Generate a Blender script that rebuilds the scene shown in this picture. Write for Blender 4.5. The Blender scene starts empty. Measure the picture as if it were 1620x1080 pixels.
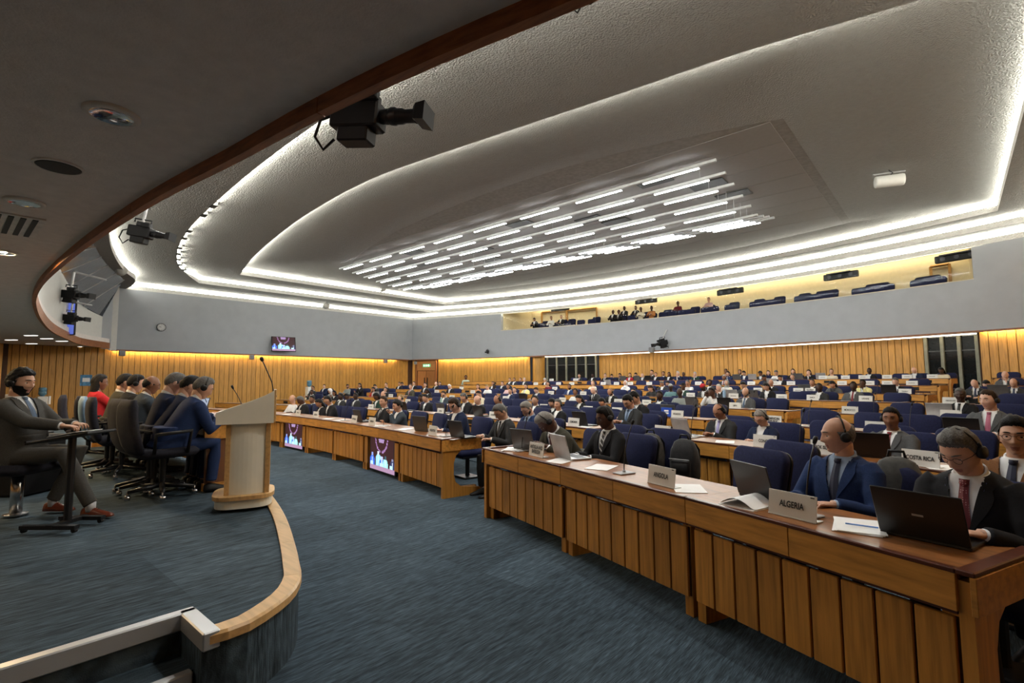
import bpy, bmesh, math, random
import numpy as np
from mathutils import Vector, Matrix
from mathutils.bvhtree import BVHTree
random.seed(7); np.random.seed(7)
SC = bpy.context.scene
COL = SC.collection
# ------------------------------------------------------------------ camera
F, CX, CY, CAMH, HOR, ROLL, YAW = 795., 810., 540., 1.54, 603., .007, math.atan(.875)
_p = math.atan((HOR-CY)/F)
_f0 = np.array([-math.sin(YAW), math.cos(YAW), 0]); _r0 = np.array([math.cos(YAW), math.sin(YAW), 0]); _u0 = np.array([0, 0, 1.])
_f = _f0*math.cos(_p)+_u0*math.sin(_p); _u = _u0*math.cos(_p)-_f0*math.sin(_p)
CU = _u*math.cos(ROLL)+_r0*math.sin(ROLL); CR = _r0*math.cos(ROLL)-_u*math.sin(ROLL); CF = _f
CO = np.array([0, 0, CAMH])
cam = bpy.data.cameras.new('camera'); camo = bpy.data.objects.new('camera', cam); COL.objects.link(camo)
cam.sensor_width = 36; cam.lens = F*36/1620; cam.clip_start = .05; cam.clip_end = 200
m = Matrix.Identity(4)
for i in range(3):
    m[i][0], m[i][1], m[i][2], m[i][3] = CR[i], CU[i], -CF[i], CO[i]
camo.matrix_world = m
SC.camera = camo
# ------------------------------------------------------------------ world, exposure, light levels
w = bpy.data.worlds.new('world'); SC.world = w; w.use_nodes = True
w.node_tree.nodes['Background'].inputs[0].default_value = (.6, .62, .65, 1)
w.node_tree.nodes['Background'].inputs[1].default_value = .02
SC.view_settings.view_transform = 'Standard'; SC.view_settings.look = 'None'
SC.view_settings.gamma = 1; SC.view_settings.use_curve_mapping = False
SC.view_settings.exposure = 1.32
L_TUBE, L_COVE, L_WASH, L_SLOT, L_BALC, L_DOWN, L_SCREEN, L_FILL = 20., 9.5, 48., 4.5, 5.5, 600., .5, 260.
# ------------------------------------------------------------------ layout helpers (metres; Y runs from stage to back wall)
XC = -13.5; RYC = -28.5; RR0 = 34.; RSP = 2.4          # desk rows are arcs round (XC, RYC)
FZ = [0, .02, .06, .13, .26, .38, .57, .76]           # floor level of each desk row
WYC = -17.3; WR = 43.                                  # back wall arc
def ray(x, y): return CF+CR*(x-CX)/F-CU*(y-CY)/F
def at(x, y, ax, val):
    d = ray(x, y); return CO+d*((val-CO[ax])/d[ax])
def on_arc(x, y, yc, r):
    d = ray(x, y); a = d[0]**2+d[1]**2; b = -2*(d[0]*XC+d[1]*yc); c = XC*XC+yc*yc-r*r
    return CO+d*((-b+math.sqrt(b*b-4*a*c))/(2*a))
def row_r(k, off=0): return RR0+(k-1)*RSP+off
def row_pt(k, X, off=0):
    r = row_r(k, off); return np.array([X, RYC+math.sqrt(r*r-(X-XC)**2), FZ[k-1]])
def row_rot(X, Y): return -math.atan2(X-XC, Y-RYC)      # rotation so local -Y looks at the stage
def wall_pt(X, off=0):
    r = WR+off; return np.array([X, WYC+math.sqrt(r*r-(X-XC)**2)])
def wall_rot(X): return -math.asin((X-XC)/WR)
# ------------------------------------------------------------------ materials
MC = {}
def mat(name, col, rough=.6, metal=0., var=.12, vscale=8., bump=0., bscale=60., emit=0., ecol=None, kind=None, spec=.5):
    if name in MC: return MC[name]
    M = bpy.data.materials.new(name); M.use_nodes = True; nt = M.node_tree; N = nt.nodes; L = nt.links
    b = N['Principled BSDF']; b.inputs['Roughness'].default_value = rough; b.inputs['Metallic'].default_value = metal
    b.inputs['Specular IOR Level'].default_value = spec
    c = tuple(col)+(1,)
    tc = N.new('ShaderNodeTexCoord')
    def noise(sc, vec, det=3):
        n = N.new('ShaderNodeTexNoise'); n.inputs['Scale'].default_value = sc; n.inputs['Detail'].default_value = det
        L.new(vec, n.inputs['Vector']); return n
    def mapping(vec, s):
        mp = N.new('ShaderNodeMapping'); mp.inputs['Scale'].default_value = s; L.new(vec, mp.inputs['Vector']); return mp.outputs[0]
    def ramp(fac, stops):
        r = N.new('ShaderNodeValToRGB'); e = r.color_ramp.elements
        while len(e) < len(stops): e.new(.5)
        for i, (p, cc) in enumerate(stops): e[i].position = p; e[i].color = tuple(cc)+(1,)
        L.new(fac, r.inputs[0]); return r
    obc = tc.outputs['Object']
    if kind in ('wood', 'plank'):
        oi = N.new('ShaderNodeObjectInfo')
        add = N.new('ShaderNodeVectorMath'); add.operation = 'ADD'; L.new(obc, add.inputs[0])
        comb = N.new('ShaderNodeCombineXYZ'); mu = N.new('ShaderNodeMath'); mu.operation = 'MULTIPLY'; mu.inputs[1].default_value = 37
        L.new(oi.outputs['Random'], mu.inputs[0]); L.new(mu.outputs[0], comb.inputs[0]); L.new(mu.outputs[0], comb.inputs[2]); L.new(comb.outputs[0], add.inputs[1])
        s = (18, 18, 1.1) if kind == 'plank' else (1.6, 14, 14)
        n = noise(2.2, mapping(add.outputs[0], s), 4)
        lo = [x*(1-1.6*var) for x in col]; hi = [min(1, x*(1+1.3*var)) for x in col]
        r = ramp(n.outputs['Fac'], [(.3, lo), (.5, col), (.72, hi)])
        hs = N.new('ShaderNodeHueSaturation'); mr = N.new('ShaderNodeMapRange')
        mr.inputs['To Min'].default_value = .86; mr.inputs['To Max'].default_value = 1.14
        L.new(oi.outputs['Random'], mr.inputs['Value']); L.new(mr.outputs[0], hs.inputs['Value']); L.new(r.outputs[0], hs.inputs['Color'])
        L.new(hs.outputs[0], b.inputs['Base Color'])
    elif kind == 'carpet':
        ge = N.new('ShaderNodeNewGeometry'); pos = ge.outputs['Position']
        n1 = noise(1., mapping(pos, (230, 11, 11)), 2); n2 = noise(1., mapping(pos, (40, 3.4, 3.4)), 2)
        br = N.new('ShaderNodeTexBrick'); L.new(mapping(pos, (1, 1, 1)), br.inputs['Vector'])
        br.inputs['Scale'].default_value = 1.; br.inputs['Brick Width'].default_value = .5; br.inputs['Row Height'].default_value = 1.
        br.inputs['Mortar Size'].default_value = .0; br.inputs['Color1'].default_value = (.78, .78, .78, 1); br.inputs['Color2'].default_value = (1.15, 1.15, 1.15, 1)
        mx = N.new('ShaderNodeMath'); mx.operation = 'MULTIPLY_ADD'; mx.inputs[1].default_value = .6; L.new(n1.outputs['Fac'], mx.inputs[0])
        m2 = N.new('ShaderNodeMath'); m2.operation = 'MULTIPLY'; m2.inputs[1].default_value = .4; L.new(n2.outputs['Fac'], m2.inputs[0]); L.new(m2.outputs[0], mx.inputs[2])
        r = ramp(mx.outputs[0], [(.36, [x*.5 for x in col]), (.5, col), (.66, [x*2.0 for x in col])])
        mm = N.new('ShaderNodeMixRGB'); mm.blend_type = 'MULTIPLY'; mm.inputs[0].default_value = 1
        L.new(r.outputs[0], mm.inputs[1]); L.new(br.outputs['Color'], mm.inputs[2]); L.new(mm.outputs[0], b.inputs['Base Color'])
    elif kind == 'dots':
        vo = N.new('ShaderNodeTexVoronoi'); vo.inputs['Scale'].default_value = vscale; vo.inputs['Randomness'].default_value = 0.; L.new(obc, vo.inputs['Vector'])
        r = ramp(vo.outputs['Distance'], [(.0, ecol), (.22, ecol), (.28, col)]); L.new(r.outputs[0], b.inputs['Base Color'])
    elif kind == 'stripes':
        wv = N.new('ShaderNodeTexWave'); wv.bands_direction = 'DIAGONAL'; wv.inputs['Scale'].default_value = vscale; L.new(obc, wv.inputs['Vector'])
        r = ramp(wv.outputs['Fac'], [(.0, col), (.78, col), (.84, ecol)]); L.new(r.outputs[0], b.inputs['Base Color'])
    elif kind == 'vcol':
        at_ = N.new('ShaderNodeVertexColor'); at_.layer_name = 'Col'
        b.inputs['Base Color'].default_value = (.01, .01, .01, 1)
        L.new(at_.outputs['Color'], b.inputs['Emission Color']); b.inputs['Emission Strength'].default_value = emit
    else:
        n = noise(vscale, obc, 3)
        lo = [max(0, x*(1-var)) for x in col]; hi = [min(1, x*(1+var)) for x in col]
        r = ramp(n.outputs['Fac'], [(.3, lo), (.7, hi)]); L.new(r.outputs[0], b.inputs['Base Color'])
    if bump:
        ge2 = N.new('ShaderNodeNewGeometry'); nb = noise(bscale, ge2.outputs['Position'], 2)
        bp = N.new('ShaderNodeBump'); bp.inputs['Strength'].default_value = bump; bp.inputs['Distance'].default_value = .04 if bscale < 30 else .01
        L.new(nb.outputs['Fac'], bp.inputs['Height']); L.new(bp.outputs[0], b.inputs['Normal'])
    if emit and kind != 'vcol':
        b.inputs['Emission Color'].default_value = tuple(ecol or col)+(1,); b.inputs['Emission Strength'].default_value = emit
    MC[name] = M; return M
def glass_mat(name, tint, gloss=.12):
    if name in MC: return MC[name]
    M = bpy.data.materials.new(name); M.use_nodes = True; N = M.node_tree.nodes; L = M.node_tree.links
    N.remove(N['Principled BSDF']); t = N.new('ShaderNodeBsdfTransparent'); t.inputs[0].default_value = tuple(tint)+(1,)
    g = N.new('ShaderNodeBsdfGlossy'); g.inputs['Roughness'].default_value = .03
    fr = N.new('ShaderNodeFresnel'); fr.inputs[0].default_value = 1.5
    ml = N.new('ShaderNodeMath'); ml.operation = 'MULTIPLY'; ml.inputs[1].default_value = .22; L.new(fr.outputs[0], ml.inputs[0])
    mx = N.new('ShaderNodeMixShader'); L.new(ml.outputs[0], mx.inputs[0]); L.new(t.outputs[0], mx.inputs[1]); L.new(g.outputs[0], mx.inputs[2])
    L.new(mx.outputs[0], N['Material Output'].inputs[0]); MC[name] = M; return M
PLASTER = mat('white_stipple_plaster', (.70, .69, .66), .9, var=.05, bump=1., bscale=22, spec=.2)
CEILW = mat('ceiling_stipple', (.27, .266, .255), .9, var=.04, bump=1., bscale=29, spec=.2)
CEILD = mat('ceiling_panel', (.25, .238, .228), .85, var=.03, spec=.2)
CANOPY = mat('canopy_plaster', (.70, .66, .64), .9, var=.06, bump=.35, bscale=50, spec=.2)
GREYW = mat('grey_wall', (.36, .38, .41), .75, var=.04, vscale=2, spec=.3)
WHITEW = mat('white_wall', (.62, .62, .60), .8, var=.03, spec=.3)
CREAM = mat('cream_wall', (.66, .57, .38), .8, var=.04, spec=.3)
OAKWALL = mat('oak_wall_plank', (.50, .245, .045), .45, kind='plank', var=.18)
OAK = mat('oak_desk_plank', (.45, .205, .035), .42, kind='plank', var=.2)
OAKH = mat('oak_fascia', (.50, .23, .045), .36, kind='wood', var=.2)
LIGHTOAK = mat('light_oak', (.55, .34, .14), .4, kind='wood', var=.12)
TRIMW = mat('trim_wood', (.27, .095, .030), .45, kind='wood', var=.25)
TOPW = mat('worktop_veneer', (.21, .080, .022), .36, kind='wood', var=.25)
MAHOG = mat('mahogany_edge', (.085, .022, .010), .3, kind='wood', var=.2)
BACKW = mat('wood_joint_shadow', (.05, .02, .008), .9)
CARPET = mat('carpet', (.050, .072, .092), .95, kind='carpet', bump=.25, bscale=180, spec=.1)
BLACK = mat('black_plastic', (.010, .010, .011), .5, spec=.25)
BLACKM = mat('black_metal', (.016, .016, .018), .35, metal=.3)
CHROME = mat('chrome', (.6, .6, .62), .22, metal=1.)
STEEL = mat('brushed_steel', (.50, .51, .53), .38, metal=.55, var=.03, vscale=4)
GREYP = mat('grey_plastic', (.33, .33, .34), .5)
SIGNW = mat('sign_board', (.62, .62, .60), .5, var=.02)
INK = mat('black_ink', (.015, .015, .016), .7)
INKF = mat('faded_ink', (.16, .16, .16), .7)
PAPER = mat('paper', (.80, .80, .80), .8, var=.02)
YELLOW = mat('yellow_pad', (.72, .60, .22), .8)
NAVYF = mat('navy_upholstery', (.012, .015, .052), .85, var=.2, vscale=60, bump=.15, bscale=250, spec=.25)
DARKF = mat('dark_upholstery', (.014, .014, .022), .85, var=.2, vscale=60, spec=.25)
LECW = mat('lectern_laminate', (.80, .79, .69), .45, var=.02)
E_TUBE = mat('tube_light', (1, 1, 1), .4, emit=L_TUBE, ecol=(.95, .98, 1.))
E_COVE = mat('cove_light', (1, 1, 1), .4, emit=L_COVE, ecol=(1., .985, .86))
E_COVEF = mat('cove_light_front', (1, 1, 1), .4, emit=L_COVE*4.5, ecol=(1., .985, .86))
E_COVEI = mat('cove_light_inner', (1, 1, 1), .4, emit=L_COVE*3.2, ecol=(1., .985, .86))
E_WASH = mat('wall_wash_light', (1, .9, .6), .4, emit=L_WASH, ecol=(1., .82, .48))
E_SLOT = mat('slot_light', (1, 1, 1), .4, emit=L_SLOT, ecol=(1., .9, .68))
E_BALC = mat('balcony_light', (1, 1, 1), .4, emit=L_BALC, ecol=(1., .88, .62))
E_DOWN_ADDED = mat('downlight_lamp_added', (1, .9, .7), .4, emit=L_DOWN, ecol=(1., .80, .56))  # used only by downlights added out of view over the near stage
E_DOWNW = mat('downlight_lamp_warm', (1, .8, .5), .4, emit=L_DOWN*3.2, ecol=(1., .70, .36))  # one lamp in view, the rest added to brighten the stage front
E_FILL = mat('fill_lamp_added', (1, 1, 1), .4, emit=L_FILL, ecol=(1., .98, .92))  # fill light of the added outer-ceiling lamps
E_SPOT = mat('strip_downlight', (1, 1, 1), .4, emit=1.2, ecol=(1., .97, .9))
SCREENM = mat('screen_picture', (0, 0, 0), .3, kind='vcol', emit=L_SCREEN)
# ------------------------------------------------------------------ mesh helpers
class MB:
    def __init__(s): s.v = []; s.f = []; s.mi = []
    def add(s, vs, fs, mi=0):
        n = len(s.v); s.v += [tuple(map(float, p)) for p in vs]; s.f += [tuple(n+i for i in f) for f in fs]; s.mi += [mi]*len(fs); return s
    def box(s, c, d, rz=0., rx=0., ry=0., b=0., mi=0):
        x, y, z = d[0]/2, d[1]/2, d[2]/2
        R = Matrix.Rotation(rz, 3, 'Z') @ Matrix.Rotation(ry, 3, 'Y') @ Matrix.Rotation(rx, 3, 'X')
        if b <= 0:
            P = [(-x, -y, -z), (x, -y, -z), (x, y, -z), (-x, y, -z), (-x, -y, z), (x, -y, z), (x, y, z), (-x, y, z)]
            Fs = [(0, 3, 2, 1), (4, 5, 6, 7), (0, 1, 5, 4), (1, 2, 6, 5), (2, 3, 7, 6), (3, 0, 4, 7)]
        else:
            b = min(b, x*.98, y*.98, z*.98)
            rings = []
            for zz, ins in ((-z, b), (-z+b, 0), (z-b, 0), (z, b)):
                X, Y = x-ins, y-ins
                bb = b if ins == 0 else b*.45
                rings.append([(-X+bb, -Y, zz), (X-bb, -Y, zz), (X, -Y+bb, zz), (X, Y-bb, zz), (X-bb, Y, zz), (-X+bb, Y, zz), (-X, Y-bb, zz), (-X, -Y+bb, zz)])
            P = [p for r in rings for p in r]; Fs = [tuple(range(7, -1, -1)), tuple(range(24, 32))]
            for k in range(3):
                for i in range(8):
                    j = (i+1) % 8; Fs.append((k*8+i, k*8+j, k*8+8+j, k*8+8+i))
        c = Vector(c); s.add([R @ Vector(p)+c for p in P], Fs, mi); return s
    def loft(s, rings, cap=True, mi=0, closed=True):
        n = len(rings[0]); P = [p for r in rings for p in r]; Fs = []
        for k in range(len(rings)-1):
            for i in range(n if closed else n-1):
                j = (i+1) % n; Fs.append((k*n+i, k*n+j, (k+1)*n+j, (k+1)*n+i))
        if cap and closed:
            Fs.append(tuple(range(n-1, -1, -1))); Fs.append(tuple(range((len(rings)-1)*n, len(rings)*n)))
        s.add(P, Fs, mi); return s
    def tube(s, pts, r, n=8, mi=0, flat=1., up=None):
        pts = [Vector(p) for p in pts]; rs = r if isinstance(r, (list, tuple)) else [r]*len(pts)
        rings = []; u = None
        for i, p in enumerate(pts):
            t = (pts[min(i+1, len(pts)-1)]-pts[max(i-1, 0)]).normalized()
            if u is None:
                a = Vector(up) if up else (Vector((0, 0, 1)) if abs(t.z) < .9 else Vector((1, 0, 0)))
                u = (a-t*a.dot(t)).normalized()
            else: u = (u-t*u.dot(t)).normalized()
            w_ = t.cross(u)
            rings.append([p+u*(rs[i]*flat*math.cos(2*math.pi*k/n))+w_*(rs[i]*math.sin(2*math.pi*k/n)) for k in range(n)])
        return s.loft(rings, True, mi)
    def lathe(s, prof, n=20, c=(0, 0, 0), mi=0, axis='z', cap=True):
        rings = []
        for r, z in prof:
            ring = []
            for k in range(n):
                a = 2*math.pi*k/n; x, y = r*math.cos(a), r*math.sin(a)
                p = (x, y, z) if axis == 'z' else ((x, z, -y) if axis == 'y' else (z, x, y))
                ring.append((p[0]+c[0], p[1]+c[1], p[2]+c[2]))
            rings.append(ring)
        return s.loft(rings, cap, mi)
    def prism(s, poly, a, b, plane='xy', mi=0):
        n = len(poly)
        def P(p, h): return (p[0], p[1], h) if plane == 'xy' else ((p[0], h, p[1]) if plane == 'xz' else (h, p[0], p[1]))
        return s.add([P(p, a) for p in poly]+[P(p, b) for p in poly],
                     [tuple(range(n-1, -1, -1)), tuple(range(n, 2*n))]+[(i, (i+1) % n, n+(i+1) % n, n+i) for i in range(n)], mi)
    def strip(s, A, B, closed=False, mi=0):
        n = len(A); return s.add(list(A)+list(B), [(i, (i+1) % n, n+(i+1) % n, n+i) for i in range(n if closed else n-1)], mi)
    def ball(s, c, r, n=12, k=8, mi=0):
        r = r if isinstance(r, (list, tuple)) else (r, r, r)
        rings = [[(c[0]+r[0]*math.sin(math.pi*i/k)*math.cos(2*math.pi*j/n), c[1]+r[1]*math.sin(math.pi*i/k)*math.sin(2*math.pi*j/n), c[2]-r[2]*math.cos(math.pi*i/k)) for j in range(n)]
                 for i in range(1, k)]
        return s.loft(rings, True, mi)
    def xf(s, M):
        s.v = [tuple(M @ Vector(p)) for p in s.v]; return s
    def mesh(s, name, mats=None, smooth=False):
        me = bpy.data.meshes.new(name); me.from_pydata(s.v, [], s.f)
        if smooth: me.polygons.foreach_set('use_smooth', [True]*len(me.polygons))
        for m_ in (mats or []): me.materials.append(m_)
        if mats and len(mats) > 1: me.polygons.foreach_set('material_index', s.mi)
        me.update(); return me
    def build(s, name, mats, parent=None, smooth=False, **kw):
        if not isinstance(mats, (list, tuple)): mats = [mats]
        bmn = s.mesh(name, mats, smooth)
        return link(name, bmn, parent, **kw)
def link(name, me, parent=None, loc=None, rz=None, label=None, cat=None, group=None, kind=None, mats=None, scale=None):
    o = bpy.data.objects.new(name, me); COL.objects.link(o)
    if parent is not None: o.parent = parent
    if loc is not None: o.location = tuple(map(float, loc))
    if rz is not None: o.rotation_euler = (0, 0, rz) if not isinstance(rz, (tuple, list)) else rz
    if scale is not None: o.scale = (scale,)*3 if not isinstance(scale, (tuple, list)) else scale
    if label: o['label'] = label
    if cat: o['category'] = cat
    if group: o['group'] = group
    if kind: o['kind'] = kind
    if mats:
        for i, m_ in enumerate(mats):
            if i < len(o.material_slots): o.material_slots[i].link = 'OBJECT'; o.material_slots[i].material = m_
    return o
def thing(name, label, cat, loc=(0, 0, 0), rz=0., group=None, scale=None): return link(name, None, None, loc, rz, label, cat, group, None, None, scale)
def copy_tree(src, loc, rz, label=None, group=None, par=None):
    c = src.copy(); COL.objects.link(c); c.parent = par
    if par is None: c.location = tuple(map(float, loc)); c.rotation_euler = (0, 0, rz)
    if label: c['label'] = label
    if group: c['group'] = group
    for ch in src.children: copy_tree(ch, None, None, par=c)
    return c
TMP = bpy.data.scenes.new('tmp'); TVL = TMP.view_layers[0]
def evaluated(o):
    TMP.collection.objects.link(o); TVL.update(); dg = TVL.depsgraph
    me = bpy.data.meshes.new_from_object(o.evaluated_get(dg), depsgraph=dg)
    d = o.data; bpy.data.objects.remove(o)
    (bpy.data.meshes if isinstance(d, bpy.types.Mesh) else bpy.data.curves).remove(d)
    return me
def remesh(mb, voxel, smooth=4):
    o = bpy.data.objects.new('t', mb.mesh('t'))
    r = o.modifiers.new('r', 'REMESH'); r.mode = 'VOXEL'; r.voxel_size = voxel; r.use_smooth_shade = True
    if smooth: s_ = o.modifiers.new('s', 'SMOOTH'); s_.iterations = smooth; s_.factor = .5
    return evaluated(o)
TXT = {}
def text_mesh(body, h, maxw, squeeze=.74):
    key = (body, h, maxw)
    if key in TXT: return TXT[key]
    cu = bpy.data.curves.new('t', 'FONT'); cu.body = body; cu.align_x = 'CENTER'; cu.align_y = 'CENTER'; cu.fill_mode = 'FRONT'; cu.space_line = .85; cu.offset = .028
    o = bpy.data.objects.new('t', cu); me = evaluated(o)
    co = np.array([v.co[:] for v in me.vertices])
    if len(co):
        mn, mx = co.min(0), co.max(0); nl = body.count('\n')+1
        sy = h*nl*1.15/(mx[1]-mn[1]) if nl > 1 else h/(mx[1]-mn[1]); sx = min(sy*squeeze, maxw/(mx[0]-mn[0])); cc = (mn+mx)/2
        for v in me.vertices: v.co = ((v.co.x-cc[0])*sx, 0, (v.co.y-cc[1])*sy)
    me.materials.clear(); me.materials.append(INK); TXT[key] = me; return me
# ================================================================== THE SETTING
S = 'structure'
XL, XR = -29.4, 3.0
def curve_pts(ctrl, n):
    ctrl = np.array(ctrl, float); d = np.r_[0, np.cumsum(np.linalg.norm(np.diff(ctrl, axis=0), axis=1))]
    t = np.linspace(0, d[-1], n); out = []
    m_ = np.gradient(ctrl, d, axis=0)
    for s in t:
        i = min(max(np.searchsorted(d, s)-1, 0), len(d)-2); h = d[i+1]-d[i]; u = (s-d[i])/h
        out.append((2*u**3-3*u**2+1)*ctrl[i]+(u**3-2*u**2+u)*h*m_[i]+(-2*u**3+3*u**2)*ctrl[i+1]+(u**3-u**2)*h*m_[i+1])
    return np.array(out)
def mirror(c): return list(c)+[(2*XC-x, y) for x, y in reversed(c) if x < XC-.2]
def z3(pts, z): return [(p[0], p[1], z) for p in pts]
# ---- floor
mb = MB().add([(-34, -8, 0), (8, -8, 0), (8, 30, 0), (-34, 30, 0)], [(0, 1, 2, 3)])
mb.build('floor', CARPET, kind=S)
for k in range(2, 9):
    r0, r1 = row_r(k, -.42), row_r(k+1, -.42) if k < 8 else 60
    xs = np.linspace(-31, 4.6, 60)
    A = [(x, RYC+math.sqrt(r0*r0-(x-XC)**2)) for x in xs]; B = [(x, RYC+math.sqrt(r1*r1-(x-XC)**2)) for x in xs]
    mb = MB().strip(z3(A, FZ[k-1]), z3(B, FZ[k-1])); mb.strip(z3(A, FZ[k-2]-.02), z3(A, FZ[k-1]))
    mb.build('floor', CARPET, kind=S)
# ---- stage platform
SZ = .37
edge = curve_pts([(-2.70, .88), (-2.68, 1.04), (-2.76, 1.22), (-2.87, 1.37), (-3.02, 1.49), (-3.35, 1.64), (-3.85, 1.84), (-4.5, 2.08), (-5.3, 2.33), (-7, 2.75), (-10, 3.3), (-13.5, 3.5), (-18, 3.2), (-23, 2.2), (-26, 1.2)], 240)
inner = []
for i, p in enumerate(edge):
    t = edge[min(i+2, 239)]-edge[max(i-2, 0)]; t /= np.linalg.norm(t); inner.append(p+np.array([-t[1], t[0]])*.085)
inner = np.array(inner)
top = list(edge)+[(-26, -7), (-3.02, -7), (-3.02, .95)]
mb = MB(); n = len(top); mb.add(z3(top, SZ-.012), [tuple(range(n-1, -1, -1))])
mb.strip(z3(edge, 0), z3(edge, SZ-.012)); mb.build('floor', CARPET, kind=S)
# wood nosing in separate lengths along the stage edge
tr = thing('trim_1', None, None); tr['kind'] = S
cuts = [0, 8, 15, 21, 30, 45, 65, 90, 120, 150, 180, 210, 239]
for a, b in zip(cuts[:-1], cuts[1:]):
    E_, I_ = edge[a:b+1], inner[a:b+1]
    g = np.linspace(.0, 1., b-a+1)[:, None]
    E_ = E_.copy(); I_ = I_.copy()
    rings = []
    for j in range(len(E_)):
        e, q = E_[j]+(E_[j]-I_[j])*.18, I_[j]
        if j == 0: sh = (E_[1]-E_[0])*.01
        elif j == len(E_)-1: sh = (E_[j-1]-E_[j])*.01
        else: sh = 0
        e = e+sh; q = q+sh; mid = e*.88+q*.12
        rings.append([(e[0], e[1], SZ-.045), (e[0], e[1], SZ-.008), (mid[0], mid[1], SZ+.004), (q[0], q[1], SZ+.004), (q[0], q[1], SZ-.045)])
    mb = MB().loft(rings); mb.build('nosing_board', LIGHTOAK, tr)
# steps at the right end of the stage
st = thing('trim_2', None, None); st['kind'] = S
mb = MB().box((-2.92, -3.0, .0925), (.24, 7.78, .185)).box((-3.06, -3.0, .26), (.08, 7.88, .20)); mb.build('step_tread', CARPET, st)
MB().box((-3.03, -3.0, SZ-.03), (.06, 7.9, .085), b=.006).build('metal_nosing', STEEL, st)
MB().box((-2.79, -3.03, .185-.03), (.05, 7.8, .075), b=.006).build('metal_nosing', STEEL, st)
MB().box((-2.86, .915, SZ-.03), (.36, .075, .085), b=.006).build('metal_nosing', STEEL, st)
MB().box((-2.86, .90, .18), (.32, .04, .34)).build('step_side', CARPET, st)
# ---- left wall: oak planks below, grey band above
WX = XL-.32
wl = MB().box((WX-.05, 12.2, 1.7), (.08, 21.4, 3.4)).build('wall_left', BACKW, kind=S)
pw = .235
pm = MB().box((0, 0, 1.62), (.035, pw-.016, 3.24), b=.006).mesh('plank', [OAKWALL])
y = 1.9; i = 0
while y < 22.45:
    link('plank', pm, wl, (WX+.01+.006*((i*7) % 3), y, 0)); y += pw; i += 1
# angled return of the oak wall at the stage end
wr = MB().box((-28.42, .62, 1.7), (.06, 3.6, 3.4), rz=-2.356).build('wall_stage_return', BACKW, kind=S)
for j in range(13):
    a = -2.356; u = (j-6)*pw
    link('plank', pm, wr, (-28.42-.05*math.cos(a)-u*math.sin(a), .62-.05*math.sin(a)+u*math.cos(a), 0), a)
MB().box((XL-.1, 14.0, 4.6), (.2, 17.2, 2.9)).build('wall_left_upper', GREYW, kind=S)
MB().box((XL-.02, 13.8, 3.12), (.14, 17.0, .07)).build('trim_3', TRIMW, kind=S)
MB().box((WX+.10, 13.4, 3.24), (.07, 16.0, .05)).build('wall_wash_lamp', E_WASH, label='warm light strip hidden above the oak planks of the left wall', cat='light')
MB().box((-29.3, 5.30, 4.65), (.36, .22, 3.1)).build('wall_left_pillar', WHITEW, kind=S)
# ---- back wall: grey balcony front on an arc, oak below
def arc_strip(x0, x1, off, z0, z1, n=24):
    xs = np.linspace(x0, x1, n); P = [wall_pt(x, off) for x in xs]; return z3(P, z0), z3(P, z1)
BX0, BX1, SILL = -22.6, .72, 4.92
mb = MB()
def slab(mb, x0, x1, z0, z1, o0=0, o1=.22, n=24):
    a0, a1 = arc_strip(x0, x1, o0, z0, z1, n); b0, b1 = arc_strip(x0, x1, o1, z0, z1, n)
    rings = [[a0[i], a1[i], b1[i], b0[i]] for i in range(n)]; mb.loft(rings)
slab(mb, -30.2, XR+.5, 3.15, SILL, n=60); slab(mb, -30.2, BX0, SILL, 6.05); slab(mb, BX1, XR+.5, SILL, 6.05)
mb.build('wall_back_upper', GREYW, kind=S)
mb = MB(); slab(mb, BX0, BX1, SILL, SILL+.03, -.02, .3, 50); mb.build('trim_4', mat('sill_cream', (.6, .55, .42), .5), kind=S)
mb = MB(); slab(mb, -30.2, XR+.5, 3.10, 3.16, -.02, .14, 60); mb.build('trim_5', TRIMW, kind=S)
wb = MB(); slab(wb, -30.4, -20.75, -.02, 3.3, .40, .46); slab(wb, .72, XR+.5, -.02, 3.3, .40, .46); slab(wb, -16.35, -.72, -.02, 3.3, 1.25, 1.31, 40)
wb = wb.build('wall_back', BACKW, kind=S)
def planks(x0, x1, off, par, zt=3.24):
    x = x0+pw/2; i = 0
    while x < x1:
        p = wall_pt(x, off); link('plank', pm, par, (p[0], p[1]-.004*((i*5) % 3), 0), wall_rot(x)+math.pi/2); x += pw*math.cos(wall_rot(x)); i += 1
planks(-27.75, -20.8, .36, wb); planks(-29.75, -29.5, .36, wb); planks(.75, 3.3, .36, wb); planks(-16.35, -.76, 1.21, wb)
# jambs beside the recess and its dark soffit
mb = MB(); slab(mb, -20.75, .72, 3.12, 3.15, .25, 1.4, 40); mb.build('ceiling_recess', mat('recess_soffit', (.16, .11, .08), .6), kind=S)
mb = MB(); slab(mb, -19.8, .70, 3.085, 3.115, .62, .70, 40); mb.build('slot_lamp', E_SLOT, label='white light slot under the balcony along the rear oak wall', cat='light')
mb = MB(); slab(mb, -27.6, -20.9, 3.20, 3.25, .25, .31, 20); mb.build('wall_wash_lamp', E_WASH, label='warm light strip above oak planks right of the exit door', cat='light')
mb = MB(); slab(mb, .85, XR, 3.20, 3.25, .25, .31, 10); mb.build('wall_wash_lamp', E_WASH, label='warm light strip above oak planks at the far right', cat='light')
cyl = [(-20.35+.42*math.cos(a), wall_pt(-20.35)[1]+.75+.42*math.sin(a)) for a in np.linspace(math.pi, 2.1*math.pi, 14)]
mb = MB(); mb.strip(z3(cyl, 0), z3(cyl, 3.12)); mb.build('wall_back_column', OAKWALL, kind=S, smooth=True)
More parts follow.
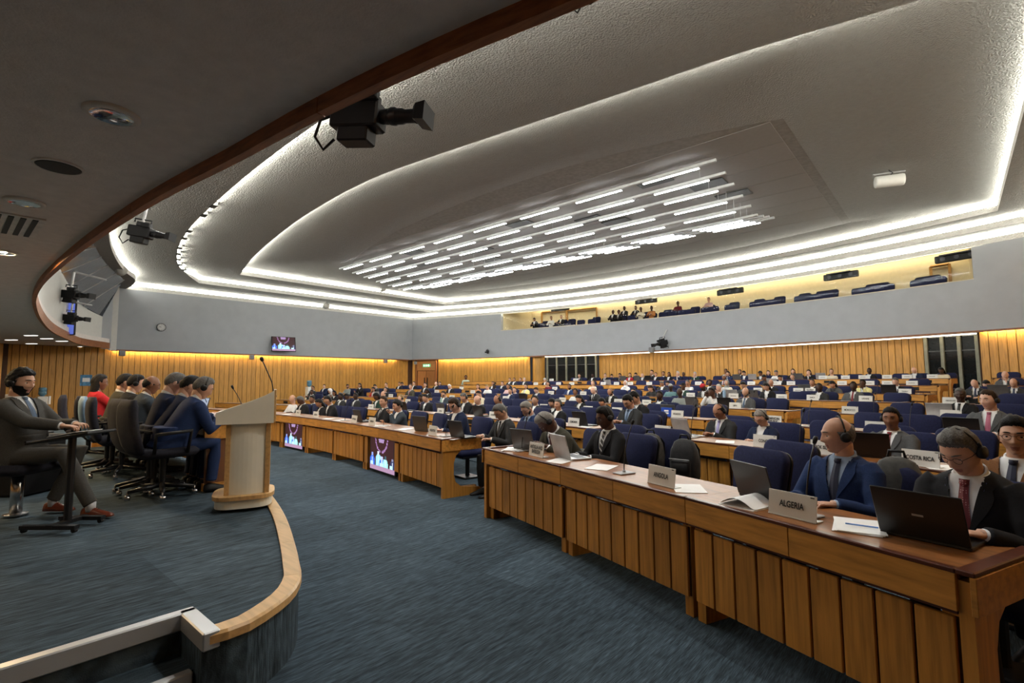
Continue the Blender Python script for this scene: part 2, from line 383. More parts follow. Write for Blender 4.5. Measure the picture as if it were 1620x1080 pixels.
# glazed booths at both ends of the recess
FRAME = mat('booth_frame', (.22, .21, .15), .5); BGL = mat('booth_glass', (.012, .014, .015), .06, var=.05)
def booth(n, x0, x1, npan, z0=.9):
    pc = wall_pt((x0+x1)/2, .95); w_ = thing('window_%d' % n, None, None); w_['kind'] = S
    for i in range(npan+1):
        x = x0+(x1-x0)*i/npan; p = wall_pt(x, .95)
        MB().box((p[0], p[1]-.02, 1.55), (.11, .10, 3.1), rz=wall_rot(x), b=.01).build('mullion', FRAME, w_)
    for i in range(npan):
        x = x0+(x1-x0)*(i+.5)/npan; p = wall_pt(x, .99); wd = (x1-x0)/npan/math.cos(wall_rot(x))-.10
        MB().box((p[0], p[1], 2.05), (wd, .02, 2.1), rz=wall_rot(x)).build('pane', BGL, w_)
        MB().box((p[0], p[1]-.01, .5), (wd, .06, 1.0), rz=wall_rot(x)).build('sill_panel', FRAME, w_)
        MB().box((p[0], p[1]-.03, 2.55), (wd, .02, .05), rz=wall_rot(x)).build('transom', mat('booth_dark', (.03, .03, .03), .4), w_)
booth(1, -19.85, -16.4, 5); booth(2, -.72, .70, 3)
# exit door in the back left corner
d = thing('door_1', None, None); d['kind'] = S
px_, py_ = wall_pt(-28.62, .34); rz_ = wall_rot(-28.6)
def dl(x, y, z): c, s_ = math.cos(rz_), math.sin(rz_); return (px_+x*c-y*s_, py_+x*s_+y*c, z)
for sx in (-.36, .36): MB().box(dl(sx, -.05, 1.18), (.69, .05, 2.3), rz=rz_, b=.01).build('door_leaf', mat('door_oak', (.38, .15, .04), .4, kind='plank'), d)
MB().box(dl(0, -.04, 2.72), (1.62, .08, .72), rz=rz_).build('overpanel', mat('door_oak2', (.42, .18, .05), .4, kind='wood'), d)
for sx in (-.80, .80): MB().box(dl(sx, -.06, 1.5), (.10, .12, 3.0), rz=rz_).build('door_frame', mat('door_frame', (.28, .10, .03), .4, kind='plank'), d)
for sx in (-.12, .12): MB().box(dl(sx, -.11, 1.4), (.05, .04, .9), rz=rz_).build('pull_handle', BLACK, d)
ex = thing('exit_sign', 'green and white exit sign above the double door', 'sign')
MB().box(dl(.05, -.10, 2.72), (.62, .03, .22), rz=rz_).build('sign_plate', mat('exit_green', (.05, .35, .14), .5, emit=.25, ecol=(.1, .6, .25)), ex)
for sx, ww in ((-.2, .10), (-.02, .09), (.16, .14)): MB().box(dl(.05+sx, -.12, 2.72), (ww, .012, .13), rz=rz_).build('pictogram', mat('exit_white', (.8, .85, .8), .5, emit=.4, ecol=(.9, 1, .9)), ex)
# ---- balcony behind the opening
mb = MB(); slab(mb, BX0-.3, BX1+.3, 3.9, 6.9, 3.2, 3.3, 50); mb.build('wall_balcony_back', CREAM, kind=S)
mb = MB(); slab(mb, BX0-.3, BX1+.3, 4.42, 4.45, .2, 3.3, 50); mb.build('floor_balcony', mat('balcony_carpet', (.03, .035, .05), .9), kind=S)
mb = MB(); slab(mb, BX0-.3, BX1+.3, 6.85, 6.9, .0, 3.3, 50); slab(mb, BX0-.3, BX1+.3, 6.06, 6.9, .16, .24, 50); mb.build('ceiling_balcony', mat('balcony_ceiling', (.5, .46, .36), .8), kind=S)
for nm, x in (('wall_balcony_left', BX0), ('wall_balcony_right', BX1+.1)):
    a, b = wall_pt(x, .2), wall_pt(x, 3.25)
    MB().prism([(a[0]-.1, a[1]), (a[0]+.02, a[1]), (b[0]+.02, b[1]), (b[0]-.1, b[1])], 3.95, 6.9).build(nm, CREAM, kind=S)
mb = MB(); slab(mb, BX0+.3, BX1-.2, 6.70, 6.78, 2.7, 2.85, 50); mb.build('balcony_lamp', E_BALC, label='warm light strip along the balcony rear wall', cat='light')
gl = glass_mat('balcony_glass', (.96, .97, .96)); wg = thing('window_3', None, None); wg['kind'] = S
xs = np.linspace(BX0+.05, BX1-.05, 13)
for a, b in zip(xs[:-1], xs[1:]):
    p, q = wall_pt(a+.01, .1), wall_pt(b-.01, .1); mb = MB()
    mb.add([(p[0], p[1], SILL+.03), (q[0], q[1], SILL+.03), (q[0], q[1], 6.03), (p[0], p[1], 6.03)], [(0, 1, 2, 3)]); mb.build('pane', gl, wg)
# ---- canopy over the stage
CZ = 3.25
cedge = curve_pts([(3.2, 2.1), (-1.07, 1.73), (-1.89, 1.57), (-2.96, 1.42), (-3.84, 1.34), (-5.0, 1.21), (-6.69, 1.10), (-9.0, 1.03), (-11.0, 1.03), (-13.06, 1.14), (-15.2, 1.37), (-17.93, 1.75), (-21.0, 2.30), (-23.6, 2.94), (-27.0, 3.95), (-28.9, 5.1)], 110)
poly = list(cedge)+[(-34, 5.1), (-34, -8), (3.2, -8)]
mb = MB(); n = len(poly); mb.add(z3(poly, CZ), [tuple(range(n))]); mb.add(z3(poly, CZ+.35), [tuple(range(n-1, -1, -1))]); mb.strip(z3(cedge, CZ), z3(cedge, CZ+.35))
mb.build('ceiling_canopy', CANOPY, kind=S)
nrm = []
for i, p in enumerate(cedge):
    t = cedge[min(i+1, len(cedge)-1)]-cedge[max(i-1, 0)]; t /= np.linalg.norm(t); nrm.append(np.array([t[1], -t[0]]))
nrm = np.array(nrm)
tc_ = thing('trim_6', None, None); tc_['kind'] = S
for a, b in zip(range(0, 109, 10), list(range(10, 109, 10))+[109]):
    if a >= b: continue
    rings = []
    for j in range(a, b+1):
        e, q = cedge[j]+nrm[j]*.03, cedge[j]-nrm[j]*.03
        sh = (cedge[min(j+1, 109)]-cedge[max(j-1, 0)])*(.008 if j == a else -.008 if j == b else 0)
        e = e+sh; q = q+sh
        rings.append([(q[0], q[1], 3.15), (e[0], e[1], 3.15), (e[0], e[1], 3.42), (q[0], q[1], 3.42)])
    MB().loft(rings).build('edge_board', TRIMW, tc_)
# white parapet and slanted interpreter windows above the far end of the canopy
idx = [i for i in range(110) if -28.6 < cedge[i][0] < -9.0]
P0 = [cedge[i]-nrm[i]*.06 for i in idx]
ztop = [4.55+1.15*min(1, max(0, (p[0]+28.4)/9.0)) for p in P0]
mb = MB(); mb.strip(z3(P0, 3.3), [(p[0], p[1], z) for p, z in zip(P0, ztop)]); mb.build('wall_parapet', WHITEW, kind=S, smooth=True)
bw = thing('window_4', None, None); bw['kind'] = S
ra, rb = P0[-1], np.array([-29.2, 5.25])
MB().add([(ra[0], ra[1], 3.12), (rb[0], rb[1], 3.12), (rb[0], rb[1], 6.1), (ra[0], ra[1], 4.56)], [(0, 1, 2, 3)]).build('wall_left_return', GREYW, kind=S)
BG2 = mat('slanted_booth_glass', (.16, .17, .19), .12, var=.08, spec=.6)
C0 = curve_pts(mirror([(XL, 5.7), (-27.6, 5.65), (-26.5, 5.45), (-25.2, 4.9), (-22.6, 4.05), (-19, 3.2), (-16, 2.75), (-13.5, 2.65)]), 120)
c0y = lambda x: float(np.interp(x, C0[:, 0], C0[:, 1]))-.40
sel = list(range(0, len(P0), 5))
for a, b in zip(sel[:-1], sel[1:]):
    pa, pb = P0[a], P0[b]; na, nb = nrm[idx[a]], nrm[idx[b]]
    mb = MB(); q = [(pa[0], pa[1], ztop[a]), (pb[0], pb[1], ztop[b]), (pb[0], c0y(pb[0]), 6.07), (pa[0], c0y(pa[0]), 6.07)]
    c = np.mean(q, 0); q = [tuple(c+(np.array(v)-c)*.985) for v in q]; mb.add(q, [(0, 1, 2, 3)]); mb.build('pane', BG2, bw)
    mb = MB(); mb.tube([(pa[0], pa[1], ztop[a]), (pa[0], c0y(pa[0]), 6.07)], .03, 6); mb.build('mullion', GREYP, bw)
na = nrm[idx[-1]]; MB().add([(ra[0], ra[1], 4.58), (rb[0]-.02, rb[1]-.02, 6.1), (ra[0], c0y(ra[0]), 6.07)], [(0, 1, 2)]).build('pane', BG2, bw)
mb = MB(); mb.strip(z3([p-nrm[i]*.6 for p, i in zip(P0, idx)], 3.3), z3([p-nrm[i]*.6 for p, i in zip(P0, idx)], 6.2)); mb.build('wall_booth', GREYW, kind=S)
# ---- stepped ceiling with coves
c0 = mirror([(XL, 5.7), (-27.6, 5.65), (-26.5, 5.45), (-25.2, 4.9), (-22.6, 4.05), (-19, 3.2), (-16, 2.75), (-13.5, 2.65)])
c1 = mirror([(-27.5, 8.2), (-25.9, 7.3), (-24, 6.45), (-21.9, 5.75), (-18, 5.0), (-14.9, 4.75), (-13.5, 4.68)])
c1 = [(-27.5, 8.2), (-25.9, 7.3), (-24, 6.4), (-21.9, 5.75), (-18, 5.02), (-14.9, 4.73), (-10.7, 4.5), (-7.5, 4.47), (-5, 4.5), (-2, 4.6), (2.4, 5.0)]
c2 = [(-25.7, 9.4), (-23.5, 8.85), (-22, 8.5), (-18.7, 7.88), (-14.3, 7.28), (-10.6, 7.15), (-8.55, 7.38), (-6.8, 7.62), (-4.1, 8.0), (-2.2, 8.25), (-.8, 8.55), (1.35, 9.0)]
c3 = [(-23.6, 13.9), (-21.6, 13.0), (-17.0, 11.7), (-13, 11.15), (-10, 11.0), (-7.6, 11.1), (-4.35, 11.7), (-2.55, 12.25)]
def loop(front, xl, xr, boff):
    fr = list(curve_pts(front, 60)); yb = lambda x: wall_pt(x, -boff)[1]
    rt = [np.array([xr, y_]) for y_ in np.linspace(fr[-1][1], yb(xr), 10)][1:]
    bk = [np.array([x, yb(x)]) for x in np.linspace(xr, xl, 50)][1:]
    lf = [np.array([xl, y_]) for y_ in np.linspace(yb(xl), fr[0][1], 14)][1:-1]
    return np.array(fr+rt+bk+lf)
L1, L2, L3, L4 = loop(c0, XL, XR, .02), loop(c1, -27.5, 2.4, .52), loop(c2, -25.7, 1.35, 1.25), loop(c3, -23.6, -2.55, 1.9)
def outset(Lp, d):
    n = len(Lp); out = []
    for i in range(n):
        t = Lp[(i+1) % n]-Lp[i-1]; t = t/np.linalg.norm(t); out.append(Lp[i]+np.array([t[1], -t[0]])*d)
    return np.array(out)
ce = thing('ceiling', None, None); ce['kind'] = S
NL = len(L1); WF = np.zeros(NL)                 # along the curved front edges the shells nearly touch; elsewhere they step up
for i in range(60): WF[i] = min(1., i/7, (59-i)/7)
WF = WF*WF*(3-2*WF)
def off_loop(Lp, d):
    o_ = outset(Lp, 1.)-Lp; return Lp+o_*d[:, None]
def zl(pts, z): return [(p[0], p[1], float(q)) for p, q in zip(pts, z)]
W0 = WF*0
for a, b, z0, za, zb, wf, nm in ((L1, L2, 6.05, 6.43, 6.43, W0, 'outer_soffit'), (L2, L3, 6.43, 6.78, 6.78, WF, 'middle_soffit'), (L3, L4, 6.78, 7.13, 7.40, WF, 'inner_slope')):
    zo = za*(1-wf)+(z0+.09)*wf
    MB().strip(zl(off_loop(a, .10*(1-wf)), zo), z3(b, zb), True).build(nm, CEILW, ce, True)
for Lp, z0, za, wf, nm, lb in ((L1, 6.05, 6.43, W0, 'outer_cove_fascia', 'outermost white cove light round the edge of the hall ceiling'), (L2, 6.43, 6.78, WF, 'middle_cove_fascia', 'middle white cove light of the stepped hall ceiling'), (L3, 6.78, 7.13, WF, 'inner_cove_fascia', 'innermost white cove light round the raised ceiling panel')):
    h = .19*(1-wf)+.004; o_ = off_loop(Lp, .05*(1-wf)+.002)
    mb = MB(); mb.strip(z3(Lp, z0), zl(Lp, z0+h), True); mb.strip(zl(Lp, z0+h), zl(o_, z0+h), True); mb.build(nm, PLASTER, ce)
    ls = off_loop(Lp, .09*(1-wf)+.004); zt = za*(1-wf)+(z0+.09)*wf-.004
    mb = MB(); mb.strip(zl(ls, z0+.14*(1-wf)+.006), zl(ls, zt), True); mb.mi = [1 if wf[i] > .3 and wf[(i+1) % NL] > .3 else 0 for i in range(NL)]
    mb.build('cove_light', [E_COVE, E_COVEF if z0 < 6.6 else E_COVEI], label=lb, cat='light')
# flat ceiling of large panels, each proud by a hair
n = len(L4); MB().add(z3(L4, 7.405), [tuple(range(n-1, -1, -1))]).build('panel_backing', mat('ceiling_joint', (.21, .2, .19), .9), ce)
def inside(p, Q):
    c = False; j = len(Q)-1
    for i in range(len(Q)):
        if (Q[i][1] > p[1]) != (Q[j][1] > p[1]) and p[0] < (Q[j][0]-Q[i][0])*(p[1]-Q[i][1])/(Q[j][1]-Q[i][1])+Q[i][0]: c = not c
        j = i
    return c
def clip(poly, Q):      # Sutherland-Hodgman of a quad against axis-aligned-ish loop is not convex: sample instead
    return all(inside(p, Q) for p in poly)
pcount = 0
PX, PY = 1.46, 1.25
ppm = MB().box((0, 0, 0), (PX-.02, PY-.02, .008)).mesh('ceiling_panel', [CEILD])
hp = MB().box((0, 0, 0), (PX/2-.02, PY-.02, .008)).mesh('ceiling_panel', [CEILD])
for ix in range(15):
    for iy in range(12):
        x0, y0 = -23.55+ix*PX*.96*1.02, 10.95+iy*PY
        q = [(x0, y0), (x0+PX, y0), (x0+PX, y0+PY), (x0, y0+PY)]
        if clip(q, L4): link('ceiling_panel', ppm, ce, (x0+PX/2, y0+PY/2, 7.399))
        else:
            for h in (0, 1):
                q2 = [(x0+h*PX/2, y0), (x0+(h+1)*PX/2, y0), (x0+(h+1)*PX/2, y0+PY), (x0+h*PX/2, y0+PY)]
                if clip(q2, L4): link('ceiling_panel', hp, ce, (x0+(h+.5)*PX/2, y0+PY/2, 7.399))
VENT = mat('ceiling_vent_black', (.02, .02, .02), .6)
for k, (x, y) in enumerate([(-6.3, 13.6), (-5.2, 14.9), (-4.9, 16.3), (-11.8, 14.0), (-9.6, 15.3), (-9.0, 16.2), (-18.0, 13.8), (-15.4, 15.6), (-19.6, 15.6), (-16.4, 17.2)]):
    MB().box((x, y, 7.37), (1.0, .55, .03)).build('air_vent', VENT, ce)
# soffit in front of the outer cove, dark brackets on the middle cove
f0 = curve_pts(c0, 60); MB().strip(z3(f0, 6.05), z3(f0+np.array([0, -.45]), 6.05)).build('front_soffit', CEILW, ce)
o2 = outset(L2, -.04)
for i in (6, 8, 10, 12, 14, 17, 19, 23, 25):
    p = o2[i]; t = o2[i+1]-o2[i-1]; MB().box((p[0], p[1], 6.475), (.32, .16, .10), rz=math.atan2(t[1], t[0])).build('bracket', mat('bracket_grey', (.06, .06, .055), .7), ce)
# ---- unseen sides that close the room
MB().box((XR+.6, 10, 3.2), (.1, 40, 6.6)).build('wall_right', OAKWALL, kind=S)
MB().box((-13, -8, 2), (45, .1, 4.5)).build('wall_stage', OAKWALL, kind=S)
MB().box((-33.9, 10, 2), (.1, 40, 4.5)).build('wall_far_left', OAKWALL, kind=S)
# ================================================================== CEILING LIGHTS
HOUS = mat('lamp_housing', (.40, .405, .41), .5)
rowsT = [(13.0, 7.15), (13.72, 7.04), (14.4, 6.93), (15.15, 6.8), (15.9, 6.7), (16.6, 6.6), (17.28, 6.73), (17.96, 6.88), (18.6, 7.0)]
tub = MB().box((0, 0, .004), (1.62, .075, .05), b=.012, mi=1).box((0, 0, -.024), (1.6, .066, .006), mi=0).mesh('tube', [E_TUBE, HOUS])
ords = ['first', 'second', 'third', 'fourth', 'fifth', 'sixth', 'seventh', 'eighth', 'ninth', 'tenth']
for i, (y, z) in enumerate(rowsT):
    r = thing('pendant_light', '%s suspended row of white tube lights counted from the stage' % ords[i], 'light', (0, 0, 0), group='tube light rows under the flat ceiling')
    MB().box((-13.55, y, z+.065), (18.5, .085, .07)).build('housing', HOUS, r)
    for j in range(8): link('tube', tub, r, (-5.55-j*2.29, y, z))
    for j in range(4):
        if 7.4-z > .3: MB().tube([(-5-j*5.6, y, z+.1), (-5-j*5.6, y, 7.39)], .008, 5).build('hanger', HOUS, r)
# downlights, loudspeaker and grille in the canopy
RINGM = mat('downlight_ring', (.62, .60, .58), .4); REFL = mat('downlight_reflector', (.62, .63, .68), .12, metal=1.)
def downlight(x, y, lit, label):
    r = thing('downlight', label, 'light', (x, y, CZ), group='round downlights in the canopy')
    MB().lathe([(.150, 0), (.150, -.014), (.143, -.022), (.118, -.026), (.112, -.022)], 36, cap=False).build('ring', RINGM, r, True)
    MB().lathe([(.113, -.022), (.085, -.010), (.045, -.004), (.0, -.002)], 36, cap=False).build('reflector', REFL, r, True)
    if lit:
        MB().lathe([(.04, -.009), (.035, -.014), (0, -.015)], 20).build('lamp', E_DOWNW if x < -8 else E_DOWN_ADDED, r)
downlight(-3.92, .64, 0, 'unlit round downlight nearest the camera in the canopy')
downlight(-6.44, .45, 0, 'unlit round downlight beside the slotted ceiling grille')
for k, (x, y) in enumerate([(-3.4, -2.2), (-6.4, -2.2), (-9.1, .47), (-9.4, -2.2), (-12.4, -2.2), (-12.4, .3), (-15.4, -2.2), (-18.4, .3), (-18.4, -2.2), (-22, .6)]):  # unseen extras that brighten the hall front, apart from the third, in view
    downlight(x, y, 1, 'lit warm downlight in the canopy over the stage, %s towards the left wall' % ords[k])
for k in range(6):  # unseen lamps added to light the front desks and faces
    x = -1.2-k*2.75; y_ = 3.75+.011*(x-XC)**2*(1 if x > XC else .9)-.35*(k in (3, 4, 5))
    r = thing('added_fill_lamp', 'round recessed lamp in the outer ceiling before the canopy, %s from the right' % ords[k], 'light', (x, min(y_, 4.3), 6.43), group='round lamps in the outer ceiling')
    MB().lathe([(.17, 0), (.17, -.015), (.135, -.015), (.13, 0)], 24, cap=False).build('ring', RINGM, r); MB().lathe([(.13, -.004), (.13, -.008), (0, -.009)], 24).build('lamp', E_FILL, r)
sp = thing('ceiling_speaker', 'round black loudspeaker recessed in the canopy', 'speaker', (-5.19, .54, CZ))
MB().lathe([(.16, 0), (.16, -.012), (.142, -.014), (.14, -.003)], 32).build('rim', RINGM, sp); MB().lathe([(.14, -.010), (.13, -.016), (0, -.017)], 32).build('grille', BLACK, sp)
vg = thing('ceiling_grille', 'slotted metal air grille in the canopy', 'vent', (-7.47, .45, CZ), .0)
MB().box((0, 0, -.008), (.95, .42, .016)).build('frame', RINGM, vg)
for j in range(4): MB().box((0, -.135+j*.09, -.018), (.86, .045, .01)).build('slot', BLACK, vg)
for k, (px, py) in enumerate([(49, 530), (74, 535), (98, 539), (18, 537), (50, 543), (122, 548)]):
    p = at(px, py, 2, CZ); r = thing('strip_downlight', 'small white strip light in the far canopy, %s from the stage side' % ords[k], 'light', p, .7, 'strip lights in the far canopy')
    MB().box((0, 0, -.012), (.40, .10, .02)).build('diffuser', E_SPOT, r); MB().box((0, 0, -.004), (.48, .16, .012)).build('frame', RINGM, r)
# ================================================================== DESKS
LU = 1.43
MH = {}
def shared(key, fn, mats, smooth=False):
    if key not in MH: MH[key] = fn().mesh(key, mats, smooth)
    return MH[key]
NPL = 9; PWD = (LU-.05)/NPL
def desk(label, loc, rz, grp, planks=True, tv=False, ends='', socket=False, mic=False):
    r = thing('conference_desk', label, 'desk', loc, rz, grp)
    k = LU/2*(1+.6/36)
    link('worktop', shared('worktop', lambda: MB().prism([(-LU/2, .03), (LU/2, .03), (k, .60), (-k, .60)], .735, .768), [TOPW]), r)
    link('edge_strip', shared('edge_strip', lambda: MB().box((0, .016, .772), (LU, .034, .022), b=.005), [MAHOG]), r)
    fb = shared('fascia_board', lambda: MB().box((0, .012, .688), (LU/2-.004, .022, .148), b=.002), [OAKH])
    for s in (-1, 1): link('fascia_board', fb, r, (s*LU/4, 0, 0))
    link('under_rail', shared('under_rail', lambda: MB().box((0, .05, .606), (LU-.02, .06, .016)), [MAHOG]), r)
    pl = shared('panel_plank', lambda: MB().box((0, .05, .352), (PWD-.013, .02, .445), b=.003), [OAK])
    if tv:
        for s in (0, NPL-1): link('panel_plank', pl, r, ((s-(NPL-1)/2)*PWD, 0, 0))
    else:
        link('panel_backing', shared('panel_backing', lambda: MB().box((0, .068, .352), (LU-.05, .012, .44)), [BACKW]), r)
        if planks:
            for s in range(NPL): link('panel_plank', pl, r, ((s-(NPL-1)/2)*PWD, 0, 0))
        else:
            def far():
                mb = MB()
                for s in range(NPL): mb.box(((s-(NPL-1)/2)*PWD, .05, .352), (PWD-.013, .02, .445))
                return mb
            o = link('panel_boards', shared('panel_boards', far, [OAK]), r); o['kind'] = 'stuff'
    lg = shared('desk_leg', lambda: MB().box((0, .11, .305), (.065, .085, .61)).box((0, .33, .055), (.065, .50, .11)), [OAK])
    for s in (-1, 1): link('leg', lg, r, (s*(LU/2-.05), 0, 0))
    prof = [(0, 0), (.60, 0), (.60, .09), (.28, .13), (.19, .20), (.165, .30), (.165, .45), (.20, .55), (.28, .61), (.60, .63), (.60, .735), (0, .735)]
    for e in ends:
        s = 1 if e == 'r' else -1
        link('end_gable', shared('gable'+e, lambda: MB().prism([(p[0]+.02, p[1]) for p in prof], s*(LU/2-.005), s*(LU/2+.045), 'yz'), [OAK]), r)
        link('end_fascia', shared('endf'+e, lambda: MB().box((s*(LU/2+.056), .305, .688), (.022, .61, .148), b=.002), [OAKH]), r)
        link('end_edge_strip', shared('ende'+e, lambda: MB().box((s*(LU/2+.03), .305, .772), (.065, .61, .022), b=.005), [MAHOG]), r)
    if socket:
        link('socket_plate', shared('socket', lambda: MB().box((.18, -.003, .685), (.26, .016, .09), b=.004), [BLACK]), r)
    return r
CB_R = [-5.2, -4.3, -3.35, -2.6, -.95, -.55, -.35, -.12]       # right end of the centre bank, row by row
RB_L = [-4.07, -3.35, -2.5, -1.75, .1, .45, .65, .9]
ORD = ['front', 'second', 'third', 'fourth', 'fifth', 'sixth', 'seventh', 'rear']
def place_bank(k, x_right, n, name, ends, det, tvs=(), dirn=-1):
    r = row_r(k); a0 = math.asin((x_right-XC)/r); da = 2*math.asin(LU/2/r)
    for i in range(n):
        a = a0-da*(i+.5); X, Y = XC+r*math.cos(da/2)*math.sin(a), RYC+r*math.cos(da/2)*math.cos(a)
        e = ('r' if i == 0 and 'r' in ends else '')+('l' if i == n-1 and 'l' in ends else '')
        lb = 'oak conference desk in %s row, %s from the aisle %s' % (ORD[k-1], (ords+['eleventh', 'twelfth', 'thirteenth', 'fourteenth', 'fifteenth', 'sixteenth', 'seventeenth', 'eighteenth', 'nineteenth', 'twentieth'])[i], name) if dirn < 0 else 'oak conference desk in %s row right of the aisle, %s from the right' % (ORD[k-1], ords[i])
        desk(lb, (X, Y, FZ[k-1]), -a, 'oak desks of the %s row' % ORD[k-1], det, i in tvs, e, socket=(k > 1 and i % 2 == 0))
        if i in tvs: TVPOS.append((X, Y, -a, i))
TVPOS = []
for k in range(1, 9):
    xr = CB_R[k-1]
    place_bank(k, xr, [9, 12, 13, 14, 15, 16, 16, 16][k-1], 'leftwards', 'r', k == 1, (1, 4) if k == 1 else ())
place_bank(1, -.04, 3, '', 'rl', True, dirn=1)
for k in range(2, 9):
    n = max(1, round((2.6-RB_L[k-1])/LU)); r_ = row_r(k); xr = XC+r_*math.sin(math.asin((RB_L[k-1]-XC)/r_)+n*2*math.asin(LU/2/r_))
    place_bank(k, xr, n, '', 'l', k == 2, dirn=1)
# ---- screens
def picture(u, v):          # stage broadcast: dark red wall with a pale wreath and globe emblem, figures in blue behind a desk
    c = (.040, .010, .011)
    if abs(u-.5) > .46: c = (.02, .008, .008)
    du, dv = (u-.48)*1.7, v-.98
    rr = math.hypot(du, dv)
    if .38 < rr < .45 and abs(du) > .05: c = (.40, .22, .48) if int(math.atan2(dv, du)*14) % 3 else (.16, .06, .14)
    if rr < .20 and dv > -.16: c = (.50, .36, .66) if (int(u*40)+int(v*26)) % 3 else (.16, .05, .10)
    for x, h, body, hd in ((.10, .50, (.05, .16, .75), (.30, .40, .95)), (.36, .58, (.35, .75, .95), (.75, .85, 1.)), (.50, .44, (.03, .16, .70), (.55, .60, .95)), (.64, .47, (.40, .85, .85), (.05, .12, .15)), (.92, .45, (.03, .04, .12), (.25, .25, .40))):
        if abs(u-x) < .035 and h-.10 < v < h: c = hd
        if v <= h-.10 and abs(u-x) < .055+.05*min(1, (h-.10-v)/.1) and v > .12: c = body
        if v <= h-.12 and abs(u-x) < .012 and v > .15: c = (.75, .85, 1.)
    for x in (.08, .48, .88):
        if abs(u-x) < .06 and .12 < v < .22: c = (.55, .88, .95)
    if v < .12: c = (.42, .26, .40)
    return c
def screen_mesh(w_, h_, nu=44, nv=30):
    mb = MB(); cols = []
    for i in range(nu):
        for j in range(nv):
            x0, x1, z0, z1 = -w_/2+w_*i/nu, -w_/2+w_*(i+1)/nu, h_*j/nv-h_/2, h_*(j+1)/nv-h_/2
            mb.add([(x0, 0, z0), (x1, 0, z0), (x1, 0, z1), (x0, 0, z1)], [(0, 1, 2, 3)]); cols.append(picture((i+.5)/nu, (j+.5)/nv))
    me = mb.mesh('picture', [SCREENM]); ca = me.color_attributes.new('Col', 'FLOAT_COLOR', 'CORNER')
    ca.data.foreach_set('color', [v for c in cols for _ in range(4) for v in (*c, 1.)]); return me
def tv(label, loc, rz, w_=.98, h_=.56, tilt=0., pic=True):
    r = thing('television', label, 'screen', loc); r.rotation_euler = (tilt, 0, rz)
    MB().box((0, .035, 0), (w_+.05, .06, h_+.06), b=.008).build('casing', BLACK, r)
    if pic: link('picture', screen_mesh(w_, h_), r, (0, -.002, 0))
    else: MB().box((0, -.001, 0), (w_, .01, h_)).build('picture', mat('blue_screen', (.02, .03, .1), .3, emit=.3, ecol=(.14, .20, .70)), r)
    return r
for j, (X, Y, rz, i) in enumerate(TVPOS):
    c, s = math.cos(rz), math.sin(rz); tv('flat screen set in the front row desk, %s' % ('nearer the aisle' if i == 1 else 'partly behind the lectern'), (X-.07*s, Y+.07*c, .335), rz)
t_ = tv('flat screen tilted down high on the grey left wall', (XL+.42, 13.1, 3.78), math.radians(78), 1.25, .82, tilt=math.radians(-14))
MB().box((0, .25, 0), (.2, .4, .2)).build('wall_bracket', BLACK, t_)
# ================================================================== SEATS
def back_poly(w_, h_, r_, n=5):
    P = [(-w_/2+.03, 0), (w_/2-.03, 0)]
    for i in range(n+1): a = math.pi/2*i/n; P.append((w_/2-r_+r_*math.sin(math.pi/2-a)*1., h_-r_+r_*math.sin(a)))
    for i in range(n+1): a = math.pi/2*i/n; P.append((-w_/2+r_-r_*math.sin(a), h_-r_+r_*math.cos(a)))
    return P
def hall_chair_meshes():
    poly = back_poly(.54, .50, .09); n = len(poly); mb = MB(); cx, cz = 0, .25
    rings = []
    for y, k in ((-.045, .93), (-.03, 1.), (.03, 1.), (.045, .93)): rings.append([(cx+(x-cx)*k, y, cz+(z-cz)*k) for x, z in poly])
    mb.loft(rings); mb.xf(Matrix.Translation((0, .27, .46)) @ Matrix.Rotation(math.radians(-9), 4, 'X'))
    back = mb.mesh('backrest', [NAVYF], True)
    seat = MB().box((0, .0, .415), (.52, .50, .10), b=.035).mesh('seat', [NAVYF], True)
    shell = MB().prism([(x*.97, z*.96) for x, z in poly], 0, .02, 'xz').xf(Matrix.Translation((0, .325, .465)) @ Matrix.Rotation(math.radians(-9), 4, 'X')).mesh('back_shell', [BLACK])
    fr = MB().box((0, .05, .35), (.46, .42, .03)).tube([(0, .05, .34), (0, .05, .03)], .035, 10).box((0, .05, .015), (.34, .30, .03), b=.01).mesh('pedestal', [BLACKM])
    return [('seat', seat), ('backrest', back), ('back_shell', shell), ('pedestal', fr)]
HC = hall_chair_meshes()
CHAIRS = []
def hall_chair(loc, rz, label, grp):
    r = thing('upholstered_chair', label, 'chair', loc, rz, grp)
    for nm, me in HC: link(nm, me, r)
    return r
